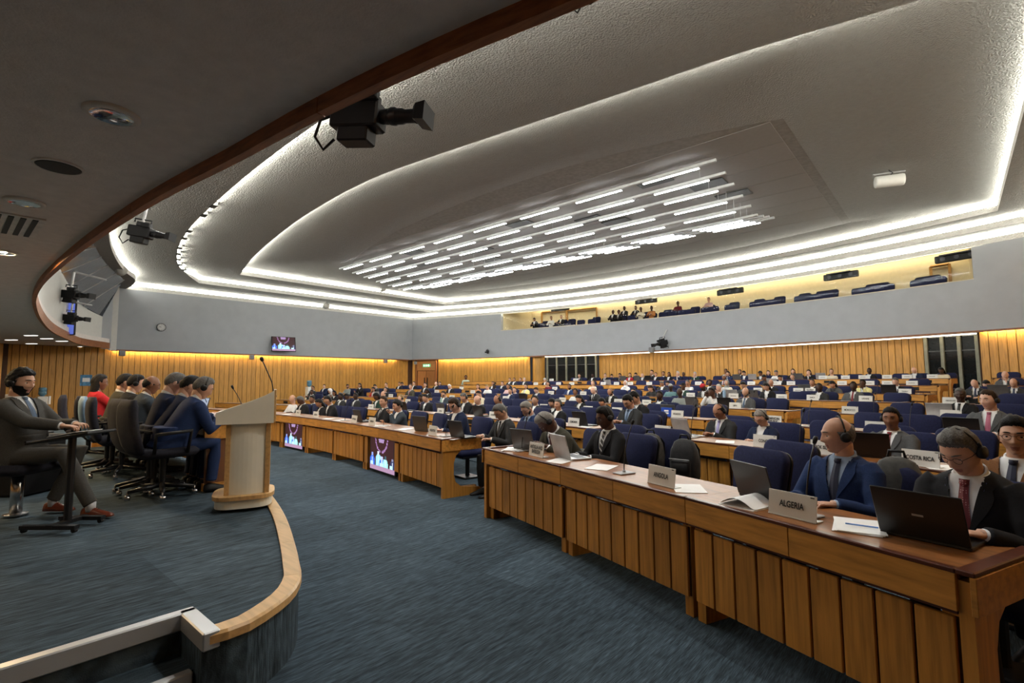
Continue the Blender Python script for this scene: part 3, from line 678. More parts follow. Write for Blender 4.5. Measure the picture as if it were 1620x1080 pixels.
def office_chair_proto():
    r = []
    bk = MB(); rings = []
    for i, t in enumerate(np.linspace(0, 1, 9)):
        z = .46+.55*t; y = .25+.05*math.sin(t*2.6)+.05*t; w_ = .23+.035*math.sin(t*math.pi)-.03*t; th = .045
        if i in (0, 8): w_ *= .9; th *= .6
        rings.append([(-w_, y-th*.3, z), (-w_*.6, y-th, z), (w_*.6, y-th, z), (w_, y-th*.3, z), (w_, y+th*.6, z), (w_*.6, y+th, z), (-w_*.6, y+th, z), (-w_, y+th*.6, z)])
    bk.loft(rings); r.append(('backrest', bk.mesh('backrest', [DARKF], True)))
    r.append(('seat', MB().box((0, 0, .46), (.52, .52, .10), b=.04).mesh('seat', [DARKF], True)))
    for s in (-1, 1):
        r.append(('armrest', MB().tube([(s*.27, .18, .47), (s*.30, .18, .66), (s*.30, -.14, .68), (s*.27, -.12, .45)], [.018, .02, .022, .018], 8).mesh('armrest', [BLACK], True)))
    r.append(('gas_lift', MB().tube([(0, 0, .42), (0, 0, .10)], [.035, .028], 12).mesh('gas_lift', [BLACKM])))
    for k in range(5):
        a = 2*math.pi*k/5+.3; c, s = math.cos(a), math.sin(a)
        r.append(('base_leg', MB().tube([(0, 0, .12), (.30*c, .30*s, .085)], [.03, .018], 8).mesh('base_leg', [BLACKM], True)))
        r.append(('castor', MB().lathe([(.012, -.022), (.028, -.02), (.028, .02), (.012, .022)], 12, (.30*c, .30*s, .03), axis='y').tube([(.30*c, .30*s, .085), (.30*c, .30*s, .04)], .008, 6).mesh('castor', [CHROME], True)))
    return r
OC = office_chair_proto()
def office_chair(loc, rz, label, back=None):
    r = thing('swivel_chair', label, 'chair', loc, rz, 'dark swivel chairs at the podium table')
    for nm, me in OC: link(nm, me, r, mats=[back] if back and nm == 'backrest' else None)
    return r
# ================================================================== SMALL THINGS
def sign(text, loc, rz, label, w_=.275, h_=.135):
    r = thing('name_sign', label, 'sign', loc, rz, 'delegation name signs')
    link('board', shared('sign_board%g' % w_, lambda: MB().box((0, 0, h_/2+.004), (w_, .006, h_), rx=-.12, b=.001).box((0, .02, .004), (w_, .07, .006)), [SIGNW]), r)
    if text:
        t = link('lettering', text_mesh(text, .036, w_*.86), r, (0, -.0065+.0, h_/2+.006)); t.rotation_euler = (-.12, 0, 0)
        if text.count('\n') == 0: link('flag_mark', shared('mark', lambda: MB().box((0, 0, 0), (.022, .001, .006)), [INK]), r, (w_/2-.022, .002, h_-.006))
    else:
        def bars():
            mb = MB(); random.seed(len(label)); x = -.075
            while x < .075: ww = random.uniform(.006, .014); mb.box((x, 0, 0), (ww, .001, .026)); x += ww+.007
            return mb
        t = link('lettering', shared('bars%d' % (len(label) % 5), bars, [INKF]), r, (0, -.0065, h_/2+.006)); t.rotation_euler = (-.12, 0, 0)
    return r
LAPK = mat('laptop_black', (.010, .010, .011), .35); LAPS = mat('laptop_silver', (.45, .45, .46), .35, metal=.6); KEYS = mat('laptop_keys', (.02, .02, .022), .5); LSCR = mat('laptop_screen', (.02, .022, .03), .1, emit=.25, ecol=(.6, .7, .9))
LAPG = mat('laptop_grey', (.10, .10, .105), .4, metal=.4)
def laptop(loc, rz, label, m_=None, w_=.34, ang=105, logo=False):
    r = thing('laptop', label, 'laptop', loc, rz, None); m_ = m_ or LAPK; d_ = w_*.68        # user sits at +y, lid stands at -y
    MB().box((0, 0, .010), (w_, d_, .018), b=.004).build('base', m_, r)
    MB().box((0, .02, .0195), (w_*.86, d_*.45, .002)).build('keyboard', KEYS, r); MB().box((0, d_*.36, .0195), (w_*.3, d_*.2, .002)).build('touchpad', KEYS if m_ is LAPS else LAPG, r)
    a = math.radians(ang-90); mb = MB().box((0, 0, d_/2), (w_, .009, d_), b=.003); l = mb.build('lid', m_, r, loc=(0, -d_/2, .018)); l.rotation_euler = (a, 0, 0)
    MB().box((0, .0055, d_/2), (w_*.93, .001, d_*.88)).build('screen', LSCR, l)
    if logo: MB().box((0, -.0055, d_/2), (.045, .001, .010)).build('logo_mark', GREYP, l)
    return r
def paper(loc, rz, label, n=1, m_=None, nm='paper_sheet'):
    r = MB()
    for i in range(n): r.box((.004*i, .003*i, .0015+.003*i), (.21, .297, .0025), rz=.05*i)
    return r.build(nm, m_ or PAPER, loc=loc, rz=rz, label=label, cat='paper')
def mic(loc, rz, label, h_=.36, lean=.16):
    r = thing('gooseneck_microphone', label, 'microphone', loc, rz, 'gooseneck desk microphones')
    link('base', shared('micbase', lambda: MB().box((0, 0, .006), (.11, .16, .012), b=.004).lathe([(.014, .012), (.012, .03)], 12), [GREYP]), r)
    pts = [(0, lean*t*t, .02+h_*t) for t in np.linspace(0, 1, 7)]
    link('stem', shared('micstem%g%g' % (h_, lean), lambda: MB().tube(pts, .0045, 8), [BLACKM], True), r)
    link('capsule', shared('miccap%g%g' % (h_, lean), lambda: MB().tube([(0, lean, .02+h_), (0, lean+.012, .045+h_), (0, lean+.02, .06+h_)], [.009, .014, .010], 10), [BLACK], True), r)
    return r
def bottle(loc, m_, label, s=1.):
    r = thing('water_bottle', label, 'bottle', loc, 0, None, s)
    MB().lathe([(.0, 0), (.032, 0), (.034, .01), (.034, .14), (.028, .17), (.013, .195), (.013, .21), (0, .21)], 16).build('body', m_, r, True); MB().lathe([(.015, .205), (.015, .225), (0, .226)], 12).build('cap', mat('bottle_cap', (.7, .7, .72), .4), r)
def backpack(loc, rz, label, m_):
    r = thing('backpack', label, 'bag', loc, rz)
    mb = MB(); rings = []
    for z, w_, d_ in ((0, .26, .16), (.06, .30, .20), (.20, .31, .20), (.33, .28, .17), (.42, .20, .12), (.45, .10, .06)):
        rings.append([(w_/2*math.copysign(abs(math.cos(a))**.6, math.cos(a)), d_/2*math.copysign(abs(math.sin(a))**.6, math.sin(a)), z) for a in np.linspace(0, 2*math.pi, 20, endpoint=False)])
    mb.loft(rings).build('main_bag', m_, r, True)
    MB().box((0, -.11, .15), (.22, .07, .20), b=.03).build('front_pocket', m_, r, True)
    MB().tube([(-.05, 0, .44), (-.04, 0, .49), (.04, 0, .49), (.05, 0, .44)], .010, 8).build('handle', BLACK, r, True)
    for s in (-1, 1): MB().tube([(s*.09, .07, .40), (s*.10, .14, .33), (s*.10, .14, .15), (s*.09, .09, .05)], .014, 6, flat=.4).build('strap', BLACK, r, True)
    MB().tube([(-.11, -.146, .25), (.11, -.146, .25)], .005, 5).build('zip', GREYP, r)
# ================================================================== TV CAMERAS, WALL FITTINGS
def tv_camera(loc, rz, label, s=1., pole=(0, 0, .5), pitch=0., arm=None):
    r = thing('television_camera', label, 'camera', loc, 0, None, s); r.rotation_euler = (pitch, 0, rz)     # lens looks along local +y
    MB().box((0, -.05, 0), (.15, .34, .17), b=.012).build('body', BLACK, r)
    MB().box((0, -.05, -.13), (.13, .22, .10), b=.01).build('lower_box', BLACK, r)
    MB().lathe([(.045, .11), (.05, .16), (.05, .27), (.042, .29), (.045, .36), (.05, .37)], 18, axis='y').build('lens_barrel', BLACK, r, True)
    MB().loft([[(x*k, y, z*k) for x, z in ((-.07, -.05), (.07, -.05), (.07, .05), (-.07, .05))] for y, k in ((.36, .75), (.38, 1.), (.45, 1.2))]).build('lens_hood', BLACK, r)
    MB().box((.0, -.02, .12), (.10, .20, .07), b=.01).build('top_plate', BLACKM, r)
    MB().box((.09, .06, .10), (.05, .14, .06), b=.008).build('viewfinder', BLACK, r); MB().tube([(0, -.18, .15), (0, -.18, .20), (0, .08, .20), (0, .08, .15)], .012, 8).build('handle', BLACKM, r)
    MB().lathe([(.052, .18), (.058, .19), (.058, .22), (.052, .23)], 18, axis='y', cap=False).build('focus_ring', BLACKM, r, True)
    p = pole; MB().tube([(0, -.05, .14), (p[0], p[1]-.05, .14+p[2])], .022, 10).build('mount_pole', STEEL, r)
    if arm: MB().tube([(p[0], p[1]-.05, .14+p[2]), (p[0]+arm[0], p[1]-.05+arm[1], .14+p[2])], .025, 8).build('mount_arm', GREYP, r)
    MB().tube([(0, -.22, .03), (.02, -.32, -.02), (.03, -.34, -.14), (.01, -.28, -.22), (-.01, -.22, -.14)], .010, 8).build('cable', BLACK, r, True)
    return r
p = at(578, 186, 1, 1.98); tv_camera(p, math.radians(-62), 'large black television camera hanging from the canopy edge', 1.12, (0, 0, .32), math.radians(-6))
p = at(228, 368, 1, 2.3); tv_camera(p, math.radians(-48), 'black television camera hanging over the stage with looped cable', 1.15, (0, 0, .8), math.radians(-10))
p = at(115, 466, 1, 2.9); tv_camera(p, math.radians(-52), 'television camera on upper bracket before the white parapet', 1.6, (0, 0, .35), math.radians(-6), arm=(-.9, -.1))
p = at(114, 503, 1, 3.0); tv_camera(p, math.radians(-50), 'smaller television camera on lower bracket before the white parapet', 1.3, (0, 0, .3), math.radians(-6), arm=(-.7, -.1))
p = wall_pt(-11.5, -.45); c_ = tv_camera((p[0], p[1], 3.5), math.radians(160), 'black television camera on the balcony front', 1.5, (0, -.3, .28), math.radians(-12))
p = wall_pt(-23.46, -.22); tv_camera((p[0], p[1], 3.55), math.radians(205), 'small camera on the grey wall left of the balcony', .8, (0, -.25, .05), math.radians(-10))
p = at(945, 0, 1, 2.2); tv_camera(p+np.array([0, 0, .12]), math.radians(-100), 'television camera cut off by the top edge of the picture', .5, (0, 0, .3), 0)
tvp = at(101, 500, 1, 2.95); t_ = tv('tall blue screen fixed to the white parapet above the canopy', tvp, math.radians(28), 1.0, 1.35, pic=False)
# clock
ck = thing('wall_clock', 'round clock on the grey left wall', 'clock', (XL+.03, 7.19, 4.33), math.pi/2)
MB().lathe([(.20, .0), (.20, -.05), (.17, -.055), (.17, -.03)], 32, axis='y').build('rim', mat('clock_rim', (.10, .10, .11), .4), ck, True)
MB().lathe([(.172, -.03), (0, -.031)], 32, axis='y').build('face', mat('clock_face', (.55, .56, .56), .5), ck)
for i in range(12):
    a = math.pi*i/6; MB().box((.14*math.sin(a), -.034, .14*math.cos(a)), (.012, .004, .034), ry=a).build('hour_mark', INK, ck)
for a, l_, w2 in ((math.radians(-70), .10, .012), (math.radians(-95), .14, .008)): MB().box((l_/2*math.sin(a), -.038, l_/2*math.cos(a)), (w2, .004, l_), ry=a).build('clock_hand', INK, ck)
def wall_speaker(loc, rz, label, s=1., m_=None):
    r = thing('wall_speaker', label, 'speaker', loc, rz, 'small grey wall loudspeakers', s)
    link('cabinet', shared('spkcab', lambda: MB().box((0, 0, 0), (.24, .20, .26), b=.03), [GREYP], True), r); link('grille', shared('spkgr', lambda: MB().box((0, -.102, 0), (.19, .008, .21)), [mat('speaker_grille', (.22, .22, .23), .7)]), r)
    link('bracket', shared('spkbr', lambda: MB().box((0, .16, .05), (.05, .16, .05)), [GREYP]), r); return r
for y, lb in ((5.68, 'grey loudspeaker under the pillar at the stage end of the left wall'), (11.5, 'grey loudspeaker in the middle of the left wall'), (20.3, 'grey loudspeaker near the exit door on the left wall')): wall_speaker((XL+.05, y, 2.98), math.pi/2, lb)
p = wall_pt(-29.2, -.1); wall_speaker((p[0]+.3, p[1]-.1, 2.9), .4, 'small grey box left of the exit door', .8)
p = wall_pt(-12.3, -.05); wall_speaker((p[0], p[1], 3.2), 0, 'grey loudspeaker under the balcony camera', 1.2)
def round_speaker(loc, label, s=1.):
    r = thing('ceiling_loudspeaker', label, 'speaker', loc, 0, None, s)
    MB().lathe([(.16, -.16), (.17, -.1), (.17, .12), (.13, .16)], 20, axis='x').build('drum', mat('speaker_beige', (.42, .41, .38), .5), r, True); MB().box((0, 0, .2), (.05, .05, .16)).build('bracket', GREYP, r)
round_speaker(at(605, 457, 0, -25.6), 'drum shaped loudspeaker on the inner cove near the far corner'); round_speaker(at(516, 484, 0, -28.3), 'drum shaped loudspeaker on the outer cove of the left side')
round_speaker(at(192, 428, 1, 4.6), 'pale round loudspeaker on the cove above the slanted windows', 1.1)
pj = thing('ceiling_projector', 'white cylindrical unit on a bracket under the sloping ceiling', 'speaker', at(1407, 286, 2, 6.98), math.radians(20))
MB().lathe([(.0, -.34), (.15, -.33), (.16, -.3), (.16, .3), (.15, .33), (0, .34)], 20, axis='x').build('body', WHITEW, pj, True); MB().box((0, 0, .22), (.75, .06, .03)).build('rail', GREYP, pj)
MB().tube([(0, 0, .14), (.08, -.04, .2), (0, 0, .3)], .015, 6).build('cable', BLACK, pj)
for k, (px, py) in enumerate([(886, 488), (1022, 476), (1155, 461), (1330, 436), (1515, 406)]):
    p = on_arc(px, py, WYC, WR+.35); r = thing('balcony_spotlight', 'black stage light bar at top of balcony opening, %s from left' % ords[k], 'light', p, wall_rot(p[0]), 'light bars of the balcony')
    MB().box((0, 0, 0), (1.3, .16, .26), b=.02).build('housing', BLACK, r)
    MB().box((0, -.12, .1), (.9, .30, .04)).build('bracket', BLACKM, r)
    for j in range(3): MB().lathe([(.08, -.09), (.08, -.10), (0, -.10)], 12, (-.4+.4*j, 0, 0), axis='y').build('lens', mat('spot_lens', (.06, .06, .07), .2), r)
po = thing('wall_poster', 'small blue printed notice on the left oak wall', 'poster', (WX+.04, 4.48, 1.72), math.pi/2)
MB().box((0, 0, 0), (.42, .01, .50)).build('sheet', mat('poster_blue', (.05, .20, .38), .5, var=.5, vscale=9), po); MB().box((0, -.008, .02), (.26, .004, .18)).build('white_block', PAPER, po)
def cooler(loc, label):
    r = thing('water_cooler', label, 'water cooler', loc, math.pi/2)
    MB().box((0, 0, .52), (.33, .33, 1.04), b=.02).build('cabinet', mat('cooler_white', (.7, .72, .72), .4), r); MB().box((0, -.17, .72), (.22, .02, .18)).build('tap_recess', GREYP, r)
    for s in (-.05, .05): MB().box((s, -.20, .76), (.03, .05, .03)).build('tap', BLACK, r)
    MB().lathe([(.06, 1.04), (.08, 1.08), (.135, 1.12), (.135, 1.24), (.125, 1.25), (.135, 1.26), (.135, 1.38), (.11, 1.42), (0, 1.42)], 20).build('water_bottle', mat('cooler_bottle', (.10, .24, .36), .1, var=.3), r, True)
    MB().lathe([(.04, .70), (.04, 1.05)], 12, (.23, -.05, 0)).build('cup_tube', PAPER, r)
cooler((-28.6, 14.5, .26), 'water cooler with blue bottle midway along the left oak wall'); cooler((-29.2, 3.0, .0), 'water cooler with blue bottle beside the stage end of the left wall')
# ================================================================== STAGE FURNITURE
lec = thing('lectern', 'white and oak lectern standing at the stage edge', 'lectern', (-5.22, 2.02, SZ), math.radians(-24), None, (.82, .80, 1.))        # front looks along local +y
bp_ = [(.34*math.copysign(abs(math.cos(a))**.55, math.cos(a)), .33*math.copysign(abs(math.sin(a))**.55, math.sin(a))) for a in np.linspace(0, 2*math.pi, 32, endpoint=False)]
MB().prism(bp_, .10, .135).build('base_board', LIGHTOAK, lec)
MB().prism([(x*.92, y*.92) for x, y in bp_], .02, .10).build('base_skirt', LECW, lec)
for s in (-1, 1):
    for q in (-1, 1): MB().lathe([(.02, 0), (.02, .02)], 10, (s*.22, q*.2, 0)).build('castor', BLACK, lec)
for s in (-1, 1):
    ys = np.linspace(-.15, .22, 9); A = [(s*(.20+.035*math.sin((y+.15)/.37*math.pi)), y) for y in ys]; B = [(s*.185, y) for y in ys[::-1]]
    MB().prism(A+B, .135, .81).build('side_panel', LECW, lec)
    MB().box((s*.195, .245, .47), (.045, .05, .68)).build('front_edge', LIGHTOAK, lec)
    MB().box((s*.195, -.175, .47), (.05, .05, .68)).build('rear_edge', LIGHTOAK, lec)
MB().box((0, .235, .47), (.35, .03, .68)).build('front_panel', LECW, lec)
for z in (.33, .50, .68): MB().box((0, .02, z), (.37, .36, .018)).build('shelf', LECW, lec)
prof = [(-.30, .79), (.30, .79), (.30, 1.105)]+[(.30-.60*t, 1.10-.20*t**.75*(1.) -.0) for t in np.linspace(.06, 1, 8)]
for s in (-1, 1): MB().prism(prof, s*.27-.012, s*.27+.012, 'yz').build('top_cheek', LECW, lec)
MB().box((0, .305, .95), (.54, .03, .31)).build('top_front', LIGHTOAK, lec); MB().box((0, -.29, .845), (.52, .03, .11)).build('top_rear', LECW, lec)
MB().add([(-.26, .285, 1.045), (.26, .285, 1.045), (.26, -.28, .885), (-.26, -.28, .885), (-.26, .285, 1.03), (.26, .285, 1.03), (.26, -.28, .87), (-.26, -.28, .87)], [(3, 2, 1, 0), (4, 5, 6, 7), (0, 1, 5, 4), (1, 2, 6, 5), (2, 3, 7, 6), (3, 0, 4, 7)]).build('reading_board', mat('lectern_top', (.52, .43, .30), .5), lec)
MB().box((0, .02, .80), (.52, .54, .02)).build('top_bottom', LECW, lec)
lm = thing('gooseneck_microphone', 'tall gooseneck microphone rising from the lectern', 'microphone', (-5.13, 2.24, SZ+1.03), math.radians(130))
MB().lathe([(.025, 0), (.02, .02)], 12).build('base', BLACK, lm); MB().tube([(0, 0, 0), (0, .03, .15), (0, .10, .30), (0, .13, .36)], .006, 8).build('stem', BLACKM, lm, True); MB().tube([(0, .13, .36), (0, .142, .385), (0, .15, .40)], [.012, .02, .012], 10).build('capsule', BLACK, lm, True)
ht = thing('podium_table', 'long oak head table on the stage', 'table', (-9.2, 2.2, SZ), 0)
MB().box((0, .09, .725), (6.1, .70, .035), b=.006).build('tabletop', TOPW, ht)
for s in (-1, 1): MB().box((s*3.0, .09, .635), (.05, .66, .15)).build('end_fascia', OAKH, ht); MB().box((s*2.97, .09, .30), (.05, .60, .52)).build('end_panel', mat('podium_panel', (.16, .06, .022), .45, kind='plank'), ht); MB().box((s*2.97, .09, .04), (.06, .64, .08)).build('foot', OAKH, ht)
for j in range(24): MB().box((-2.88+j*.25, .40, .36), (.235, .025, .66)).build('front_plank', OAK, ht)
tt = thing('tray_table', 'black adjustable reading table on an H base', 'table', (-5.53, .77, SZ), math.atan2(.658, .753))      # local x runs to the right of the picture
MB().tube([(0, 0, .05), (0, 0, .73)], .028, 8).build('post', BLACKM, tt); MB().box((0, 0, .45), (.04, .04, .30)).build('post_sleeve', BLACKM, tt)
MB().box((-.02, -.14, .045), (.44, .05, .03)).build('base_bar', BLACKM, tt); MB().box((.0, .14, .045), (.36, .05, .03)).build('base_bar', BLACKM, tt); MB().box((0, 0, .05), (.05, .34, .03)).build('base_cross', BLACKM, tt)
for x, y in ((-.22, -.14), (.18, -.14), (-.16, .14), (.16, .14)): MB().lathe([(.018, -.015), (.02, 0), (.018, .015)], 10, (x, y, .02), axis='y').build('castor', BLACK, tt)
MB().box((.0, 0, .738), (.50, .30, .02), ry=-.17, b=.004).build('tray', BLACK, tt); MB().box((-.245, 0, .703), (.015, .30, .03), ry=-.17).build('tray_lip', BLACK, tt)
pp = paper((-5.55, .79, SZ+.762), math.atan2(.658, .753)+1.57, 'white document lying on the tilted tray table', 2); pp.rotation_euler = (0, -.17, math.atan2(.658, .753))
# ================================================================== PEOPLE
SKIN = [mat('skin_%d' % i, c, .5, var=.08, vscale=30, spec=.35) for i, c in enumerate([(.60, .36, .27), (.50, .28, .19), (.36, .18, .11), (.20, .09, .05), (.085, .038, .024), (.045, .022, .016)])]
LIP = [mat('lip_%d' % i, c, .45, var=.05) for i, c in enumerate([(.42, .19, .15), (.33, .14, .11), (.22, .085, .06), (.13, .05, .035), (.07, .03, .024), (.05, .022, .018)])]
EYEW = mat('eye_white', (.6, .58, .55), .3, var=.02); IRIS = mat('iris', (.02, .012, .008), .2)
HAIRC = {c: mat('hair_'+c, v, .55, var=.35, vscale=90, bump=.4, bscale=160, spec=.12) for c, v in dict(k=(.010, .009, .009), b=(.035, .02, .012), g=(.11, .105, .10), w=(.42, .41, .39), y=(.28, .18, .08), s=(.2, .185, .17)).items()}
CLO = dict(blk=((.011, .011, .013), 'black suit'), cha=((.026, .027, .029), 'charcoal suit'), nav=((.011, .018, .048), 'navy suit'), gry=((.075, .078, .082), 'grey suit'),
           olv=((.047, .043, .030), 'olive jacket'), blu=((.014, .030, .092), 'blue suit'), brn=((.17, .075, .028), 'tan jacket'), sla=((.035, .046, .06), 'slate blue suit'),
           wht=((.62, .62, .62), 'white shirt'), crm=((.58, .52, .40), 'cream top'), red=((.38, .018, .025), 'red jacket'), grn=((.02, .045, .035), 'dark green jacket'), ylw=((.62, .56, .26), 'pale yellow jacket'),
           lbl=((.33, .45, .58), 'light blue shirt'), mar=((.14, .015, .025), 'maroon top'), org=((.42, .17, .06), 'orange top'), tea=((.10, .19, .20), 'teal shirt'), lgr=((.50, .58, .48), 'pale green shirt'), pgr=((.20, .22, .21), 'grey polo shirt'), pnk=((.55, .38, .38), 'pale pink shirt'), wnl=((.30, .30, .28), 'grey green shirt'))
CLM = {k: mat('cloth_'+k, v[0], .85, var=.15, vscale=120, spec=.2) for k, v in CLO.items()}
SHIRTS = dict(w=mat('shirt_white', (.66, .67, .68), .75, var=.04), b=mat('shirt_blue', (.30, .40, .56), .75, var=.05), k=mat('shirt_dark', (.03, .03, .035), .8), c=mat('shirt_cream', (.6, .52, .4), .8))
TIES = dict(n=mat('tie_navy', (.012, .018, .05), .6), r=mat('tie_red', (.20, .012, .02), .55), p=mat('tie_pink', (.36, .09, .15), .55), k=mat('tie_black', (.012, .012, .013), .6),
            d=mat('tie_dotted', (.14, .012, .018), .55, kind='dots', vscale=85, ecol=(.5, .25, .25)), s=mat('tie_striped', (.012, .012, .014), .55, kind='stripes', vscale=9, ecol=(.6, .6, .6)), l=mat('tie_lilac', (.32, .30, .55), .55), m=mat('tie_maroon', (.09, .012, .02), .6), b=mat('tie_blue', (.05, .09, .16), .6))
def smst(x, a, b):
    t = np.clip((x-a)/(b-a), 0, 1); return t*t*(3-2*t)
HG = {}
def head_geo(sub):
    if sub in HG: return HG[sub]
    bm = bmesh.new(); bmesh.ops.create_icosphere(bm, subdivisions=sub, radius=1.)
    d = np.array([v.co[:] for v in bm.verts]); fs = [tuple(v.index for v in f.verts) for f in bm.faces]; bm.free()
    a, b, c = .074, .098, .120
    p = d*np.array([a, b, c]); x, y, z = p[:, 0].copy(), p[:, 1].copy(), p[:, 2].copy(); t = np.clip(-z/c, 0, 1)
    front = smst(-y, -.02, .05)
    x *= 1-.26*t**1.6; y = np.where(y > 0, y*(1-.50*t**1.2), y*(1-.06*t)); x = np.where(y > 0, x*1.03, x)
    y = np.where(y < 0, -np.abs(y)**.92*(.098**.08), y)
    ay = front
    y -= ay*.022*smst(t, .55, .95)*np.exp(-(x/.045)**2)
    sg = .0105+.008*smst(-z, .012, .034); prof = np.where(z > -.034, .003+.022*np.clip((.018-z)/.052, 0, 1)**1.25, .025*np.exp(-((z+.034)/.0075)**2)); prof = np.where(z > .018, .003*np.exp(-((z-.018)/.012)**2), prof)
    y -= ay*np.exp(-(x/sg)**2)*prof
    y -= ay*.0055*np.exp(-((z-.030)/.010)**2-(x/.052)**4)
    ax = np.abs(x)
    y += ay*.0105*np.exp(-((ax-.031)/.016)**2-((z-.006)/.0115)**2)
    y -= ay*.004*np.exp(-((ax-.046)/.018)**2-((z+.022)/.016)**2); x += np.sign(x)*ay*.003*np.exp(-((ax-.055)/.018)**2-((z+.02)/.02)**2)
    y += ay*.004*np.exp(-((ax-.036)/.012)**2-((z+.062)/.016)**2)
    lip = np.exp(-(x/.021)**4)
    y -= ay*lip*(.0065*np.exp(-((z+.0605)/.0052)**2)+.0065*np.exp(-((z+.0745)/.0055)**2)); y += ay*lip*.002*np.exp(-((z+.0672)/.0022)**2)
    y -= ay*.006*np.exp(-(x/.022)**2-((z+.102)/.013)**2)
    P = np.stack([x, y, z], 1); HG[sub] = (P, fs, d); return HG[sub]
def hairline(y, z, x):
    hl = np.interp(y, [-.10, -.085, -.055, -.035, -.022, -.004, .012, .03, .07, .11], [.074, .072, .058, .046, .004, -.012, .012, -.020, -.058, -.066])
    return z-hl
def hair_mb(style, sub, thick=None):
    P, fs, d = head_geo(sub); x, y, z = P.T
    h = hairline(y, z, x); n = d*np.array([1/.074, 1/.098, 1/.12]); n /= np.linalg.norm(n, axis=1)[:, None]
    th = dict(sh=.013, rc=.008, bd=.004, lg=.020, bn=.012, cu=.026, hs=.016, wr=.045, ct=.016).get(style, .013)
    if style == 'rc': h = np.minimum(h, .03-(z-.045)+np.clip(y-.045, 0, 1)*2.2)
    if style == 'bd': h = np.minimum(np.minimum(h, .012-(z-.018)+np.clip(y-.03, 0, 1)*.8), .02)
    if style == 'hs': h = np.maximum(h, np.where(y > -.045, .02, np.maximum(.058-np.abs(z-.0)*0-.058+np.abs(x)-.052, h)))
    if style in ('wr', 'ct'): h = z-(.045+np.interp(y, [-.1, .1], [.012, -.03]))
    rng = np.random.RandomState(3); lump = .5+.5*np.sin(x*140+1)*np.sin(y*120)*np.sin(z*130+2) if style in ('cu', 'wr') else .85+.15*np.sin(x*210+y*60)
    top = smst(z, .02, .1)
    off = th*smst(h, 0, .018 if style != 'bd' else .006)*(.55+.45*top if style in ('sh', 'bn', 'rc') else 1.)*(.6+.5*lump if style == 'cu' else lump)+.0012
    if style == 'sh': off = off+.012*smst(z, .06, .11)*smst(-y, -.02, .06)*smst(h, .0, .02)
    Q = P+n*off[:, None]; keep = h > -.003
    mb = MB(); ids = -np.ones(len(P), int); use = [f for f in fs if all(keep[i] for i in f)]
    vs = sorted({i for f in use for i in f}); ids[vs] = range(len(vs)); mb.add([Q[i] for i in vs], [tuple(ids[i] for i in f) for f in use])
    def ell(cx, cy, cz, rx, ry, n_=14): return [(cx+rx*math.cos(a), cy+ry*math.sin(a), cz) for a in np.linspace(0, 2*math.pi, n_, endpoint=False)]
    if style == 'lg':
        mb.loft([ell(0, .03, .05, .080, .075), ell(0, .038, .0, .089, .070), ell(0, .045, -.07, .094, .060), ell(0, .050, -.15, .100, .052), ell(0, .05, -.23, .090, .042), ell(0, .045, -.27, .055, .028)])
    if style == 'bn': mb.ball((0, .112, .03), (.034, .030, .034), 12, 8)
    if style == 'hs': mb.loft([ell(0, .018, -.06, .070, .075), ell(0, .012, -.11, .075, .085), ell(0, .01, -.17, .105, .10), ell(0, .01, -.215, .15, .12)])
    if style == 'ct': mb.loft([[(p_[0]*k, p_[1]*k-.09, .052+dz) for p_ in ell(0, 0, 0, .06, .055)] for k, dz in ((1, 0), (1, .006))])
    if style not in ('hs',) and sub > 3:
        for s in (-1, 1):
            pts = []
            for t in np.linspace(0, 1, 5):
                bx = .014+.036*t; bz = .0285+.004*math.sin(t*2.4)-.003*t; by = -(.098*math.sqrt(max(.05, 1-(bx/.074)**2-(bz/.12)**2)))**.92*(.098**.08)-.0065; pts.append((s*bx, by, bz))
            mb.tube(pts, [.0022, .0034, .0036, .003, .0012], 6, flat=1.2)
    return mb
def loft_ell(mb, pts, r, n=12, mi=0, up=None, flat=1.): return mb.tube(pts, r, n, mi, flat, up)
HANDC = {}
def hand_mb(s, curl, lod):
    key = (s, curl, lod)
    if key in HANDC: return HANDC[key]
    n = 8 if lod == 0 else 5; mb = MB()
    def oval(y, rx, rz, z=0, x=0): return [(x+rx*math.cos(a), y, z+rz*math.sin(a)) for a in np.linspace(0, 2*math.pi, n+4, endpoint=False)]
    mb.loft([oval(.05, .027, .021), oval(0, .027, .019), oval(-.03, .036, .0165, -.001), oval(-.065, .042, .0145, -.001), oval(-.092, .039, .011, -.003)])
    for i, (fx, ln, rr) in enumerate(((-.031, .060, .0078), (-.0105, .072, .0083), (.0105, .076, .0085), (.031, .068, .0083))):
        fx *= s; a = .12+.25*curl; p = Vector((fx, -.082, -.001)); pts = [p.copy()]; sp = .10*fx/.03
        for seg, f in enumerate((.46, .31, .23)):
            p = p+Vector((sp*ln*f, -math.cos(a)*ln*f, -math.sin(a)*ln*f)); pts.append(p.copy()); a += .28+.62*curl+.06*i*curl
        mb.tube(pts, [rr*1.08, rr*1.02, rr*.94, rr*.72], n)
    p = Vector((-s*-.0, 0, 0)); tx = s*.030
    mb.tube([(tx*.7, -.018, -.004), (tx*1.45, -.045, -.012-.01*curl), (tx*1.7-s*.006*curl, -.072, -.018-.016*curl), (tx*1.55-s*.012*curl, -.094, -.022-.022*curl)], [.015, .0118, .0102, .0075], n)
    if lod == 0:
        me = remesh(mb, .0042, 2); mb2 = MB(); mb2.add([v.co[:] for v in me.vertices], [tuple(p_.vertices) for p_ in me.polygons]); bpy.data.meshes.remove(me); mb = mb2
    HANDC[key] = mb; return mb
TORSO = [(.43, .170, .125, .03), (.50, .178, .132, .015), (.60, .168, .128, .0), (.72, .164, .122, -.008), (.84, .174, .120, -.010), (.93, .182, .110, -.002), (.99, .172, .092, .008), (1.03, .125, .074, .016), (1.065, .068, .060, .020)]
